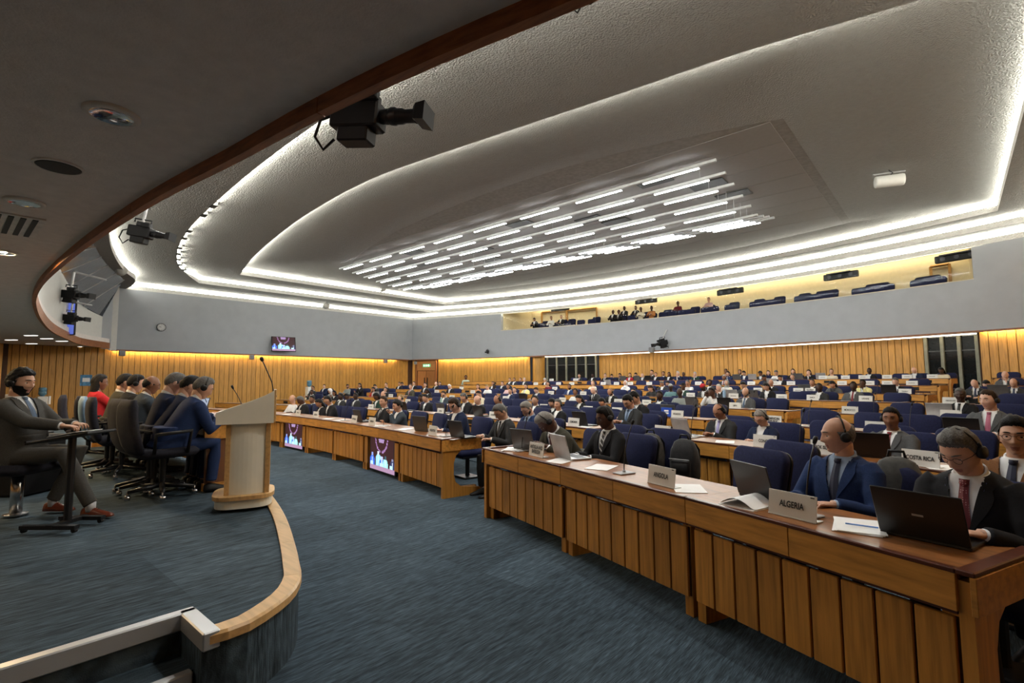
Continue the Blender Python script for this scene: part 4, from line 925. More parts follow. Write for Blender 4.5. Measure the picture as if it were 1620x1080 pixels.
def torso_rings(inf=0., wide=1., belly=0., n=28, zmin=0.):
    R = []
    for z, w_, d_, yo in TORSO:
        if z < zmin: continue
        bl = belly*math.exp(-((z-.68)/.13)**2)
        R.append([((w_*wide+inf+bl*.5)*math.copysign(abs(math.cos(a))**.78, math.cos(a)), yo-bl*.5+(d_+inf+bl*.6)*math.copysign(abs(math.sin(a))**.85, math.sin(a)), z) for a in np.linspace(0, 2*math.pi, n, endpoint=False)])
    return R
# pose: lean, head pitch, head yaw, (hand L xyz, hand R xyz), curl
POSES = {
 'type': (8, 20, 0, ((.11, -.43, .795), (-.11, -.43, .795)), .45),
 'typ2': (14, 28, 10, ((.10, -.45, .795), (-.12, -.42, .795)), .45),
 'phone': (6, 30, 0, ((.06, -.34, .86), (-.06, -.34, .86)), .9),
 'look': (2, 2, 14, ((.12, -.36, .80), (-.13, -.38, .795)), .3),
 'lokr': (4, 4, -16, ((.12, -.36, .80), (-.13, -.38, .795)), .3),
 'lap': (0, 5, 8, ((.09, -.24, .60), (-.09, -.22, .60)), .4),
 'chin': (12, 12, -6, ((.05, -.31, 1.02), (-.13, -.38, .795)), .8),
 'bow': (30, 42, 0, ((.12, -.50, .80), (-.12, -.48, .80)), .4),
 'read': (10, 34, -4, ((.13, -.40, .80), (-.10, -.40, .83)), .6),
 'face': (14, 14, 0, ((.045, -.33, 1.08), (-.045, -.33, 1.08)), .4),
 'sleep': (0, -4, 10, ((.08, -.24, .60), (-.08, -.22, .60)), .4),
}
PC = {}
def person_meshes(pose, lod, wide, belly, spec, garment, leg=None, stand=False):
    key = (pose, lod, wide, belly, garment, leg, stand, tuple(sorted(spec.items())) if spec else None)
    if key in PC: return PC[key]
    P = list(POSES[pose]); spec = spec or {}
    lean, pit, yaw = (math.radians(spec.get(k, P[i])) for i, k in enumerate(('lean', 'pitch', 'yaw')))
    hands = spec.get('hands', P[3]); curl = spec.get('curl', P[4])
    seg = (24, 16, 12)[lod]; vox = (.009, .013, .021)[lod]; sub = (5, 4, 3)[lod]
    TM = Matrix.Translation((0, 0, .5)) @ Matrix.Rotation(lean, 4, 'X') @ Matrix.Translation((0, 0, -.5))
    out = {}
    # head frame
    NB = TM @ Vector((0, .022, 1.04)); J = NB+Vector((0, -.012, .075))
    HR = Matrix.Rotation(yaw, 4, 'Z') @ Matrix.Rotation(pit, 4, 'X'); HM = Matrix.Translation(J) @ HR @ Matrix.Translation((0, -.018, .085))
    body = MB(); HP, hf, hd = head_geo(sub)
    mi = []
    for f in hf:
        c = HP[list(f)].mean(0); mi.append(1 if (abs(c[0]) < .0225 and -.0815 < c[2] < -.0555 and c[1] < -.075) else 0)
    hb = MB(); hb.add(HP, hf); hb.mi = mi
    for s in (-1, 1):
        hb.xf(Matrix.Identity(4)); e = MB().ball((0, 0, 0), (.010, .019, .032), 10, 8); e.xf(Matrix.Translation((s*.074, .014, -.006)) @ Matrix.Rotation(s*.35, 4, 'Z') @ Matrix.Rotation(.15, 4, 'X')); hb.add(e.v, e.f)
        if lod < 2:
            dn = pit > .28; ey = MB(); k_, n_ = 10, 14; cx_, cy_, cz_ = s*.031, -.0705, .003; r_ = .0135
            ey.ball((cx_, cy_, cz_), r_, n_, k_)
            for f in ey.f:
                c = np.mean([ey.v[i] for i in f], 0)-np.array([cx_, cy_, cz_]); c = c/np.linalg.norm(c)
                g = Vector((0, -1, -.38 if dn else -.03)).normalized(); lid = -.12 if dn else .22
                m_i = 0 if c[2] > lid or c[2] < -.62 else (3 if Vector(c).dot(g) > .83 else 2)
                hb.add([ey.v[i] for i in f], [tuple(range(len(f)))], m_i)
    hb.xf(HM); body.add(hb.v, hb.f); body.mi = list(hb.mi)
    up_ = HM @ Vector((0, .028, -.045)); body.tube([TM @ Vector((0, .03, .98)), NB, NB.lerp(up_, .55), up_], [.064, .057, .053, .050], seg, 0)
    body.loft([[TM @ Vector(q) for q in r_] for r_ in torso_rings(-.02, wide, belly, 12)])
    # arms
    jk = MB(); cuff = MB(); inf = .013 if garment == 'jacket' else .006
    jk.loft([[TM @ Vector(q) for q in r_] for r_ in torso_rings((.014, .015, .021)[lod] if garment == 'jacket' else .006, wide, belly, 28)[:None if garment == 'jacket' else -1]])
    for s, H in zip((1, -1), hands):
        Sh = TM @ Vector((s*.168*wide, .012, .985)); W = Vector(H); l1, l2 = .285, .255
        D = W-Sh; dd = min(max(D.length, .12), l1+l2-.004); D = D.normalized(); W = Sh+D*dd
        a = (l1*l1-l2*l2+dd*dd)/(2*dd); hh = math.sqrt(max(1e-6, l1*l1-a*a)); pole = Vector((s*.55, .35, -.8)); pole = (pole-D*pole.dot(D)).normalized(); El = Sh+D*a+pole*hh
        fd = (W-El).normalized()
        body.tube([Sh, El, W+fd*.02], [.045, .038, .026], 8)
        jk.tube([Sh+Vector((-s*.035, 0, .012)), Sh.lerp(El, .12), Sh.lerp(El, .55), El, El.lerp(W, .5), W-fd*.008], [.062+inf*.6, .058+inf, .050+inf, .045+inf, .041+inf, .033+inf], max(12, seg), 0)
        if lod < 2: cuff.tube([W-fd*.05, W+fd*.003], [.031, .031], 14)
        hdv = Vector((fd.x*.6-s*.12, fd.y, fd.z*.5)).normalized() if pose not in ('chin', 'face') else Vector((-s*.2, -.35, .8)).normalized()
        zz = Vector((0, 0, 1)) if pose not in ('chin', 'face') else Vector((s*.3, .9, .3)); xx = (-hdv).cross(zz).normalized(); zz = xx.cross(-hdv)
        Mh = Matrix((( xx.x, -hdv.x, zz.x, W.x), (xx.y, -hdv.y, zz.y, W.y), (xx.z, -hdv.z, zz.z, W.z), (0, 0, 0, 1)))
        hm = hand_mb(-s, curl, min(lod, 1)); t_ = MB(); t_.add(hm.v, hm.f); t_.xf(Mh); body.add(t_.v, t_.f)
    # legs
    tr_ = MB(); shs = []; sks = []
    lg_ = leg or (((.105, -.44, .515), (.12, -.40, .10)), ((-.105, -.44, .515), (-.12, -.40, .10)))
    if stand: lg_ = (((.09, -.03, .08), (.10, .0, -.30)), ((-.09, -.03, .08), (-.10, .0, -.30)))
    tr_.loft(torso_rings(.008, wide, belly*.6, 20)[:4])
    for s, (K, A) in zip((1, -1), lg_):
        K, A = Vector(K), Vector(A); Hp = Vector((s*.085, -.0, .515)); body.tube([Hp, K, A], [.075, .052, .035], 8)
        tr_.tube([Hp+Vector((0, .06, 0)), Hp, Hp.lerp(K, .6), K, K.lerp(A, .35), K.lerp(A, .8), A+Vector((0, 0, .01))], [.08, .088, .076, .066, .062, .056, .054], 16)
        ft = spec.get('toe', (0, -1)); u = Vector((ft[0], ft[1], 0)).normalized(); v_ = Vector((-u.y, u.x, 0)); B = Vector((A.x, A.y, A.z-.095 if not leg else A.z-.09))
        rings = []
        for q, wd, ht_ in ((-.07, .020, .045), (-.065, .032, .07), (-.02, .037, .085), (.04, .038, .072), (.10, .043, .05), (.155, .040, .036), (.19, .026, .026), (.20, .012, .018)):
            c = B+u*q; rings.append([c+v_*(wd*math.cos(a_))+Vector((0, 0, max(0, ht_*math.sin(a_)) if math.sin(a_) > 0 else 0)) for a_ in np.linspace(-.35, math.pi+.35, 12)])
        sho = MB().loft(rings); shs.append(sho)
        for q in (.03, .05, .07):
            if leg: c = B+u*q; sho.tube([c-v_*.014+Vector((0, 0, .083-q*.35)), c+v_*.014+Vector((0, 0, .083-q*.35))], .004, 5)
        if leg: sks.append(MB().tube([B+Vector((0, 0, .04)), A+Vector((0, 0, .05))], [.037, .038], 14))
    out['body'] = body.mesh('body', [SKIN[0], LIP[0], EYEW, IRIS], True)
    # jacket / shirt
    jm = remesh(jk, vox, 5 if lod < 2 else 2)
    if garment == 'jacket':
        inv = TM.inverted(); co = np.array([(inv @ v.co)[:] for v in jm.vertices])
        bm = bmesh.new(); bm.from_mesh(jm); dele = []
        for f in bm.faces:
            c = co[[v.index for v in f.verts]].mean(0)
            if c[1] < .005 and .765 < c[2] < 1.12 and abs(c[0]) < .012+(c[2]-.765)*.215 and c[1] < -.02: dele.append(f)
        bmesh.ops.delete(bm, geom=dele, context='FACES')
        bm.to_mesh(jm); bm.free()
        rings = torso_rings((.003, .0, -.012)[lod], wide, belly, 28); tl = MB().loft(rings); bv = BVHTree.FromPolygons([Vector(v) for v in tl.v], tl.f)
        def fr(x, z, o=.0):
            h = bv.ray_cast(Vector((x, -1, z)), Vector((0, 1, 0))); return TM @ Vector((x, (h[0].y if h[0] else -.06)-o, z))
        sm = MB(); sm.loft([[TM @ Vector(q) for q in r_] for r_ in rings]); sm.add(cuff.v, cuff.f)
        # collar
        ang = np.linspace(-2.75, 2.75, 26); A_, B_, C_ = [], [], []
        for t in ang:
            fwd = (1-math.cos(t))/2; rx = .062+.004*fwd
            A_.append(TM @ Vector((math.sin(t)*(rx-.004), .024+math.cos(t)*.058, 1.098-.040*fwd))); B_.append(TM @ Vector((math.sin(t)*(rx+.006), .024+math.cos(t)*(.064+.006*fwd), 1.100-.042*fwd)))
            pt = 1. if abs(t) < 2.1 else 1.+.9*(abs(t)-2.1)/.65
            C_.append(TM @ Vector((math.sin(t)*(rx+.010+.012*(pt-1)), .024+math.cos(t)*(.066+.010*fwd), 1.068-.042*fwd*pt)))
        sm.strip(A_, B_); sm.strip(B_, C_)
        out['shirt'] = sm.mesh('shirt', [SHIRTS['w']], True)
        tj = MB().loft(torso_rings(.0165, wide, belly, 28)); bj = BVHTree.FromPolygons([Vector(v) for v in tj.v], tj.f)
        if lod < 2:
            lp = MB()
            def fj(x, z, o): h = bj.ray_cast(Vector((x, -1, z)), Vector((0, 1, 0))); return TM @ Vector((x, (h[0].y if h[0] else -.04)-o, z))
            for s in (-1, 1):
                inn, outr = [], []
                for z in np.linspace(.765, 1.035, 10):
                    xi = .010+(z-.765)*.215; wl_ = .006+.062*smst(np.array(z), .765, .965).item()*(1. if z < .985 else .75)
                    inn.append(fj(s*xi, z, .006)); outr.append(fj(s*min(xi+wl_, .155), z+.012, .008))
                lp.strip(inn, outr); mid = [(a_+b_)/2 for a_, b_ in zip(inn, outr)]
                lp.strip([p_+Vector((0, .006, 0)) for p_ in outr], outr)
            out['lapel'] = lp.mesh('lapel', [CLM['blk']], True)
        tm_ = MB(); L_, R_ = [], []
        for z in np.linspace(1.056, .70, 13):
            w_ = .019-.006*smst(np.array(z), 1.0, 1.02).item()*0+.020*(1.02-z)/.32 if z < 1.015 else .018+.004*(z-1.015)/.03
            L_.append(fr(-w_, z, .007)); R_.append(fr(w_, z, .007))
        M_ = [(a_+b_)/2+Vector((0, -.006, 0)) for a_, b_ in zip(L_, R_)]
        tm_.strip(L_, M_); tm_.strip(M_, R_)
        kn = fr(0, 1.040, .012); tm_.ball(kn, (.021, .012, .019), 10, 8)
        out['tie'] = tm_.mesh('tie', [TIES['n']], True)
        if lod < 2:
            ly = MB()
            for s in (-1, 1):
                pts = [TM @ Vector((s*.072, .03, 1.06)), TM @ Vector((s*.082, -.045, 1.045))]+[fr(s*(.082*(z-.74)/.30+.004), z, .010) for z in np.linspace(1.0, .74, 8)]
                ly.tube(pts, .006, 6, flat=.35, up=(0, -1, 0))
            out['lanyard'] = ly.mesh('lanyard', [mat('lanyard_blue', (.015, .03, .10), .6)], True)
    jm.materials.clear(); jm.materials.append(CLM['blk']); jm.polygons.foreach_set('use_smooth', [True]*len(jm.polygons)); out['jacket'] = jm
    if lod == 2 and not stand: tmh = tr_.mesh('trousers', [CLM['blk']], True)
    else: tmh = remesh(tr_, max(vox, .012), 4); tmh.materials.clear(); tmh.materials.append(CLM['blk'])
    out['trousers'] = tmh
    if lod < 2 or stand: out['shoes'] = [q.mesh('shoe', [BLACK], True) for q in shs]; out['socks'] = [q.mesh('sock', [mat('sock', (.5, .52, .56), .8)], True) for q in sks]
    out['HM'] = HM; out['sub'] = sub
    PC[key] = out; return out
HAIRM = {}
def hair_mesh(style, sub, HM, key):
    k = (style, key)
    if k not in HAIRM: HAIRM[k] = hair_mb(style, sub).xf(HM).mesh('hair', [HAIRC['k']], True)
    return HAIRM[k]
def glasses_mb():
    mb = MB()
    for s in (-1, 1):
        mb.tube([(s*.032+.021*math.cos(a), -.1005+.004*abs(math.cos(a)), .002+.0165*math.sin(a)) for a in np.linspace(0, 2*math.pi, 17)], .0014, 5)
        mb.tube([(s*.053, -.097, .006), (s*.076, -.05, .008), (s*.079, .012, .006)], .0015, 5)
    mb.tube([(-.011, -.101, .006), (0, -.106, .009), (.011, -.101, .006)], .0014, 5); return mb
def phones_mb():
    mb = MB(); mb.tube([(.088*math.sin(a), .012, -.004+.134*max(0, math.cos(a))**.9 if abs(a) < 1.57 else 0) for a in np.linspace(-1.55, 1.55, 17)], .006, 6, flat=.5)
    for s in (-1, 1):
        mb.lathe([(.0, s*.074), (.030, s*.075), (.034, s*.083), (.033, s*.094), (.024, s*.102), (0, s*.104)], 18, (0, .012, -.006), axis='x')
        mb.tube([(s*.092, .012, .03), (s*.088, .012, .05)], .006, 6)
    return mb
PARTC = {}
def acc_mesh(nm, fn, HM, key, m_):
    k = (nm, key)
    if k not in PARTC: PARTC[k] = fn().xf(HM).mesh(nm, [m_], True)
    return PARTC[k]
NP = [0]
def person(loc, rz, lod, cloth, skin, hair, pose, extra='', shirt='w', label='', group=None, scale=1., wide=1., belly=0., spec=None, leg=None, stand=False, shoe=None, trouser=None, jm=None):
    garment = 'top' if cloth in ('wht', 'crm', 'lbl', 'mar', 'org', 'tea', 'lgr', 'pgr', 'pnk', 'wnl') else 'jacket'
    D = person_meshes(pose, lod, wide, belly, spec, garment, leg, stand)
    r = thing('person', label, 'person', loc, rz, group, scale); NP[0] += 1
    key = (pose, lod, tuple(sorted(spec.items())) if spec else None)
    cm = jm or CLM[cloth]; tm = trouser or (cm if garment == 'jacket' and cloth not in ('red', 'ylw', 'brn', 'grn') else CLM['cha'])
    link('body', D['body'], r, mats=[SKIN[skin], LIP[skin], EYEW, IRIS])
    link('jacket' if garment == 'jacket' else 'shirt', D['jacket'], r, mats=[cm])
    if garment == 'jacket':
        link('shirt', D['shirt'], r, mats=[SHIRTS[shirt]])
        if 'lapel' in D: link('lapel', D['lapel'], r, mats=[cm])
        for t in extra.split(','):
            if t.startswith('t'): link('tie', D['tie'], r, mats=[TIES[t[1]]])
            if t == 'ly' and 'lanyard' in D: link('lanyard', D['lanyard'], r)
    link('trousers', D['trousers'], r, mats=[tm])
    for q in D.get('shoes', []): link('shoe', q, r, mats=[shoe or BLACK])
    for q in D.get('socks', []): link('sock', q, r)
    st_, hc = hair.split('-')
    if st_ == 'hs' or st_ == 'wr' or st_ == 'ct':
        hm_ = CLM[hc] if hc in CLM else HAIRC[hc]; link(dict(hs='headscarf', wr='headwrap', ct='cap')[st_], hair_mesh(st_, D['sub'], D['HM'], key), r, mats=[hm_])
    else: link('hair', hair_mesh(st_, D['sub'], D['HM'], key), r, mats=[HAIRC[hc]])
    ex = extra.split(',')
    if 'g' in ex: link('glasses', acc_mesh('glasses', glasses_mb, D['HM'], key, BLACK), r)
    if 'h' in ex: link('headphones', acc_mesh('headphones', phones_mb, D['HM'], key, BLACK), r)
    if 'be' in ex:
        def beard():
            Pq, fs, dq = head_geo(D['sub']); x, y, z = Pq.T; k_ = (z < -.035-.9*np.clip(-y-.06, 0, .03)+.03*smst(np.abs(x), .035, .06)) & (z < -.02) & (y < .012) & ~((np.abs(x) < .017) & (z > -.080) & (z < -.058))
            nn = dq*.006; Q = Pq+nn; use = [f for f in fs if all(k_[i] for i in f)]; vs = sorted({i for f in use for i in f}); mp = {v: i for i, v in enumerate(vs)}
            mb = MB(); mb.add([Q[i] for i in vs], [tuple(mp[i] for i in f) for f in use]) if use else None
            return mb
        link('beard', acc_mesh('beard', beard, D['HM'], key, HAIRC['k']), r, mats=[HAIRC[hc if hc in HAIRC else 'k']])
    return r
# ================================================================== AUDIENCE
# head x, head top y, row, layer (d desk seat / a seat behind), clothes, skin, hair, pose, extras
AUD = '''
461 624 1 d wht 1 bd-g look -
475 626 1 d blk 4 sh-g read -
492 626.5 1 a nav 3 sh-k look -
504 632 1 d blk 2 lg-k read -
517 626 1 d blk 1 sh-k typ2 h,g
605 626 1 d blk 1 sh-b look tk
625 633 1 d sla 1 cu-k chin -
717 629 1 d nav 0 sh-b typ2 h,g
791 638 1 d cha 1 sh-g read g,tk
833 634 1 a blu 0 sh-s read g,tn
862 654 1 d olv 4 sh-s bow h,tm
955 643 1 d blk 4 sh-k type h,g,ts,ly
1324 658 1 d blu 1 bd-g look h,tn,ly
1517 677 1 d blk 1 sh-g typ2 h,g,td,ly
1600 656 1 a brn 1 sh-k look g,tn
538 626 2 d cha 5 sh-k lokr -
537 621 2 a cha 5 sh-g look -
548 622 2 a crm 4 sh-k read -
562 621 2 d cha 5 sh-k lap ly
595 621 2 d grn 4 lg-k read -
605 618 2 a wnl 1 rc-k look -
633 624 2 d lbl 0 sh-y lokr h
665 627 2 a nav 4 sh-k type tm
672 623 2 d blk 1 sh-k type g
732 621.5 2 d blk 1 sh-g typ2 h,g
754 625 2 d blk 0 bd-b type -
787 624 2 d cha 2 rc-k read h
845 625 2 a blk 1 sh-k look g
873 629 2 a blk 1 sh-k read h
881 641 2 d blk 1 sh-g look h
994 623 2 d cha 1 sh-k phone g,tb
1004 618 2 a blk 1 sh-k read -
1137 637 2 d cha 2 rc-k phone g,h,tl
1203 651 2 d nav 0 bn-s phone g,h
1406 643 2 d gry 3 sh-k look h,tr,ly
492 617 3 a cha 4 sh-k look -
522 614 3 a pgr 1 hs-wht read -
527 618 3 d blk 3 lg-k chin -
701 618 3 d sla 1 sh-b type -
757 617.5 3 a crm 1 sh-k read -
915 626 3 d blk 1 lg-k read -
949 630 3 d blk 1 sh-k bow h
1042 617.5 3 a nav 5 sh-k look -
1563 616 3 d gry 0 sh-b lokr h,tp
494 610 4 d cha 2 sh-k look g
590 612 4 d red 2 lg-k type -
609 612 4 d blk 1 lg-k look -
649 607 4 a olv 1 sh-b look tr
675 616 4 d blk 4 lg-k read -
806 615 4 d nav 1 sh-k look -
813 612 4 a nav 0 sh-k look tm
848 612 4 a blk 0 sh-b read -
909 615 4 d wht 3 cu-k look -
938 612 4 a cha 0 bd-w read tk
965 614 4 d blk 2 bd-k read h,be
1001 614 4 d blk 1 sh-k look -
1074 613 4 d pgr 5 bd-k look -
1124 613 4 d wht 4 sh-k face -
1178 612 4 d gry 1 bd-g look h,be,tb
1517 613 4 d blk 5 sh-g look tk
512 607.5 5 d nav 0 sh-b look -
549 607.5 5 d pgr 2 ct-blk look be
568 606 5 d blk 2 lg-k chin -
593 607.5 5 d cha 1 sh-k read -
610 605 5 d blk 1 sh-k look -
672 605 5 d blk 1 lg-k look -
711 607.5 5 d blk 0 sh-w read -
755 609 5 d org 1 lg-b look -
770 608 5 d wht 0 sh-y read -
781 611 5 a blk 5 sh-k look -
803 609 5 d pnk 2 lg-k look -
831 610 5 d ylw 1 lg-k look -
900 608 5 d blu 3 sh-k look be
1027 610 5 d cha 0 lg-b bow -
1060 608 5 d tea 5 ct-wnl look -
1080 605 5 d grn 4 ct-blk look -
1112 607 5 d cha 5 wr-red read -
1136 609 5 d cha 0 sh-w chin -
1176 603 5 a cha 1 sh-k read -
1212 605 5 d blk 1 lg-k read -
1295 605.5 5 d cha 5 sh-k look -
1349 603 5 d gry 5 sh-k look tr
631 604 6 d blk 2 sh-k look -
636 604 6 a blk 2 sh-k read -
654 603 6 d blk 1 sh-k look -
689 604 6 d blk 0 bd-w look tk
695 605 6 a blk 1 lg-k look -
779 603 6 d cha 2 sh-k look -
794 607 6 d blk 1 sh-k look -
866 605 6 d mar 1 lg-k chin -
937 608 6 d crm 0 lg-y look -
989 606 6 d wht 1 hs-wht look -
1047 605 6 d cha 2 sh-g read -
1056 603 6 a blk 1 sh-k read -
1087 601 6 d wht 2 sh-g chin g
1122 601 6 d cha 4 cu-k look -
1149 605 6 d crm 1 hs-pgr look -
1219 601 6 d blk 2 rc-k look -
1284 601 6 d blk 2 sh-k look -
1315 603 6 d gry 1 lg-k bow -
1364 600.5 6 d ylw 4 sh-k chin g
1416 597 6 d blk 0 sh-g type -
1542 601 6 d cha 0 bd-g read h,tn
1559 602 6 a blk 0 sh-k bow -
1603 600 6 d cha 1 bd-g type h,g,tn
806 605 7 a cha 1 sh-k look -
813 604 7 d cha 2 sh-k look -
823 602 7 a blk 1 sh-k look -
829 605 7 d cha 0 sh-w look -
862 598 7 d blk 0 sh-w read -
1145 595 7 d cha 3 sh-w look tr
1208 593 7 d nav 3 sh-k bow -
1234 594 7 d blk 2 sh-k read -
1253 593 7 a cha 1 sh-g look -
1590 594 7 d gry 0 bd-w chin -
916 593 8 d cha 1 sh-k look tr
937 592 8 d blk 5 sh-k look -
957 593 8 d blk 0 sh-g look tk
968 596 8 a nav 1 sh-k read -
980 593 8 d blk 2 lg-k chin -
996 592 8 d red 1 lg-k look -
1006 589 8 a blu 1 sh-k read tb
1016 591 8 d cha 0 bd-w read -
1031 585 8 a cha 1 sh-k chin -
1037 590 8 d blk 1 sh-k look -
1049 587 8 a blk 2 sh-k look -
1058 591 8 d blk 3 lg-k look -
1072 587 8 d nav 0 sh-w chin -
1081 590 8 a blu 4 sh-g look -
1099 588 8 d grn 0 sh-w chin -
1148 583 8 a gry 3 sh-k look -
1151 588 8 d blu 1 lg-k face -
1170 584 8 a blk 2 sh-k look be
1177 586 8 d nav 1 sh-k read -
1203 589 8 d cha 3 cu-k read -
1215 586 8 a blk 0 lg-k look -
1228 585 8 d wht 1 sh-g read -
1254 583 8 d blk 1 lg-k look -
1279 587 8 d blk 0 lg-b chin -
1315 585 8 d crm 1 sh-b look g
1375 585 8 d blk 5 sh-k look -
1446 580 8 d nav 0 bd-w read -
1489 581 8 d crm 4 lg-k read -
'''
LBL = {(1517, 1): 'seated person in black suit and dotted red tie typing on black laptop', (1324, 1): 'seated person in blue suit with headphones and lanyard behind the ALGERIA sign',
       (955, 1): 'person in black suit and striped tie typing on silver laptop at front desk', (862, 1): 'person in olive jacket with headphones bowed over the front desk',
       (1600, 1): 'person in tan jacket and glasses at the right picture edge', (1406, 2): 'person in grey suit and red tie sitting behind the COSTA RICA sign',
       (1203, 2): 'person in navy jacket holding a phone behind the CONGO sign', (1137, 2): 'person in charcoal suit and lilac tie holding phone right of COLOMBIA sign', (1563, 3): 'person in grey suit and pink tie right of the MALAWI sign',
       (1178, 4): 'person in grey suit sitting beside the LIBYA sign', (717, 1): 'person in navy suit with headphones behind the ARGENTINA sign', (605, 1): 'person in black suit and white shirt turning to a neighbour at front desk',
       (625, 1): 'person in slate suit holding papers, hand at chin, front desk', (994, 2): 'person in charcoal suit and blue tie looking down at phone in second row', (791, 1): 'person in charcoal suit with earphones at the aisle of front row',
       (833, 1): 'person in blue suit and glasses behind the front row aisle seat'}
NEAR = {(1517, 1): dict(spec=dict(lean=16, pitch=30, yaw=-8, hands=((.15, -.43, .805), (-.04, -.47, .805))), belly=.05, wide=1.08), (1324, 1): dict(spec=dict(lean=4, pitch=4, yaw=-40), wide=1.03),
        (955, 1): dict(spec=dict(lean=8, pitch=16, yaw=-12)), (1406, 2): dict(belly=.05, wide=1.1), (862, 1): dict(spec=dict(lean=38, pitch=55, yaw=-25))}
PTXT = dict(type='typing', typ2='typing', phone='looking at a phone', look='looking up', lokr='turned aside', lap='hands in lap', chin='hand at chin', bow='bowed forward', read='looking down', face='hands on face', sleep='leaning back')
rows = {}
OCC = {}
ents = []
for ln in AUD.strip().splitlines():
    a = ln.split(); ents.append((float(a[0]), float(a[1]), int(a[2]), a[3], a[4], int(a[5]), a[6], a[7], '' if a[8] == '-' else a[8]))
ordn = lambda i: (ords+['eleventh', 'twelfth', 'thirteenth', 'fourteenth', 'fifteenth', 'sixteenth', 'seventeenth', 'eighteenth', 'nineteenth', 'twentieth', 'twenty-first', 'twenty-second', 'twenty-third', 'twenty-fourth', 'twenty-fifth', 'twenty-sixth', 'twenty-seventh', 'twenty-eighth', 'twenty-ninth', 'thirtieth', 'thirty-first', 'thirty-second'])[i]
for k in range(1, 9):
    for i, e in enumerate(sorted([e for e in ents if e[2] == k])): rows[(e[0], k, e[1])] = i
DBG = []
SEAT = {'d': .98, 'a': 1.72}
for e in ents:
    px, py, k, lay, cl, sk, hr, po, ex = e
    lean = NEAR.get((px, k), {}).get('spec', {}).get('lean', POSES[po][0]); fwd_ = .70*math.sin(math.radians(lean))+.03
    H = on_arc(px, py+8, RYC, row_r(k, SEAT[lay]-fwd_)); d = float((H-CO) @ CF)
    r_ = math.hypot(H[0]-XC, H[1]-RYC); f = row_r(k, SEAT[lay])/r_; X, Y = XC+(H[0]-XC)*f, RYC+(H[1]-RYC)*f
    top = H[2]+8*d/F-FZ[k-1]; exp_ = 1.335-.75*(1-math.cos(math.radians(lean)))-.05*max(0, math.sin(math.radians(POSES[po][1])))
    s = top/exp_; DBG.append((px, k, lay, round(float(s), 2), round(d, 1))); s = min(1.06, max(.88, s))
    lod = 0 if d < 4.6 else (1 if d < 10.5 else 2)
    shirt = 'b' if (px, k) in ((1324, 1), (833, 1), (994, 2), (879, 2)) else ('k' if po == 'bow' and lod == 2 else 'w')
    nr = NEAR.get((px, k), {})
    lb = LBL.get((px, k)) or 'person in %s, %s, %s from left in the %s row' % (CLO[cl][1], PTXT[po], ordn(rows[(px, k, py)]), ORD[k-1])
    fem = hr[:2] in ('lg', 'bn', 'hs', 'wr'); rz = row_rot(X, Y)
    person((X, Y, FZ[k-1]), rz, lod, cl, sk, hr, po, ex, shirt, lb, 'delegates seated in the hall', s, nr.get('wide', .90 if fem else 1.), nr.get('belly', 0. if lod == 2 else .015), nr.get('spec'))
    OCC.setdefault((k, lay), []).append(X); CHAIRS.append((k, lay, X, Y, rz))
print('SCALES', [x for x in DBG if x[3] < .9 or x[3] > 1.1])
# the person standing at the back
p = on_arc(737, 630, WYC, WR-2.5); zf = CO[2]+float(ray(737, 593)[2]/ray(737, 593)[:2].dot(ray(737, 593)[:2])**.5*math.hypot(p[0], p[1]))-1.745
person((p[0], p[1], zf+.40), .5, 2, 'lgr', 3, 'cu-k', 'lap', 'be', label='person standing by the rear oak wall in pale green shirt', stand=True, spec=dict(hands=((.12, -.22, .72), (-.20, -.02, .52))))
# ---- chairs: one under every delegate, then the empty ones
cn = 0
for (k, lay, X, Y, rz) in CHAIRS:
    hall_chair((X, Y+.02, FZ[k-1]), rz, 'navy chair under the %s delegate from left in the %s row%s' % (ordn(sorted(OCC[(k, lay)]).index(X)), ORD[k-1], ', rear seats' if lay == 'a' else ''), 'occupied navy chairs of the %s row, %s' % (ORD[k-1], lay)); cn += 1
for k in range(1, 9):
    for lay in ('d', 'a'):
        if lay == 'a' and k > 5: continue
        x = {1: -12., 2: -14, 3: -15, 4: -14, 5: -15, 6: -15, 7: -16, 8: -16}[k] if lay == 'd' else {1: -4.0, 2: -6.0, 3: -6, 4: -6, 5: -5}[k]
        x1 = .0 if k == 1 else 2.2; ec = -1
        while x < x1:
            X = x; x += .66
            gap0, gap1 = CB_R[k-1]-.1, RB_L[k-1]+.2
            if gap0 < X < gap1: continue
            if any(abs(X-o) < .50 for o in OCC.get((k, lay), [])): continue
            if lay == 'a' and any(abs(X-o) < .3 for o in OCC.get((k, 'd'), [])) and k > 2: continue
            if random.random() < (.12 if k < 6 else .3): continue
            ec += 1; P_ = row_pt(k, X, SEAT[lay]+random.uniform(-.06, .08)); rz = row_rot(P_[0], P_[1])+random.uniform(-.18, .18)
            hall_chair(P_, rz, 'empty navy chair %s in the %s row, %s empty one from left' % ('at the desks' if lay == 'd' else 'behind the seats', ORD[k-1], ordn(ec)), 'empty navy chairs of the %s row, %s' % (ORD[k-1], lay)); cn += 1
print('CHAIRS', cn)
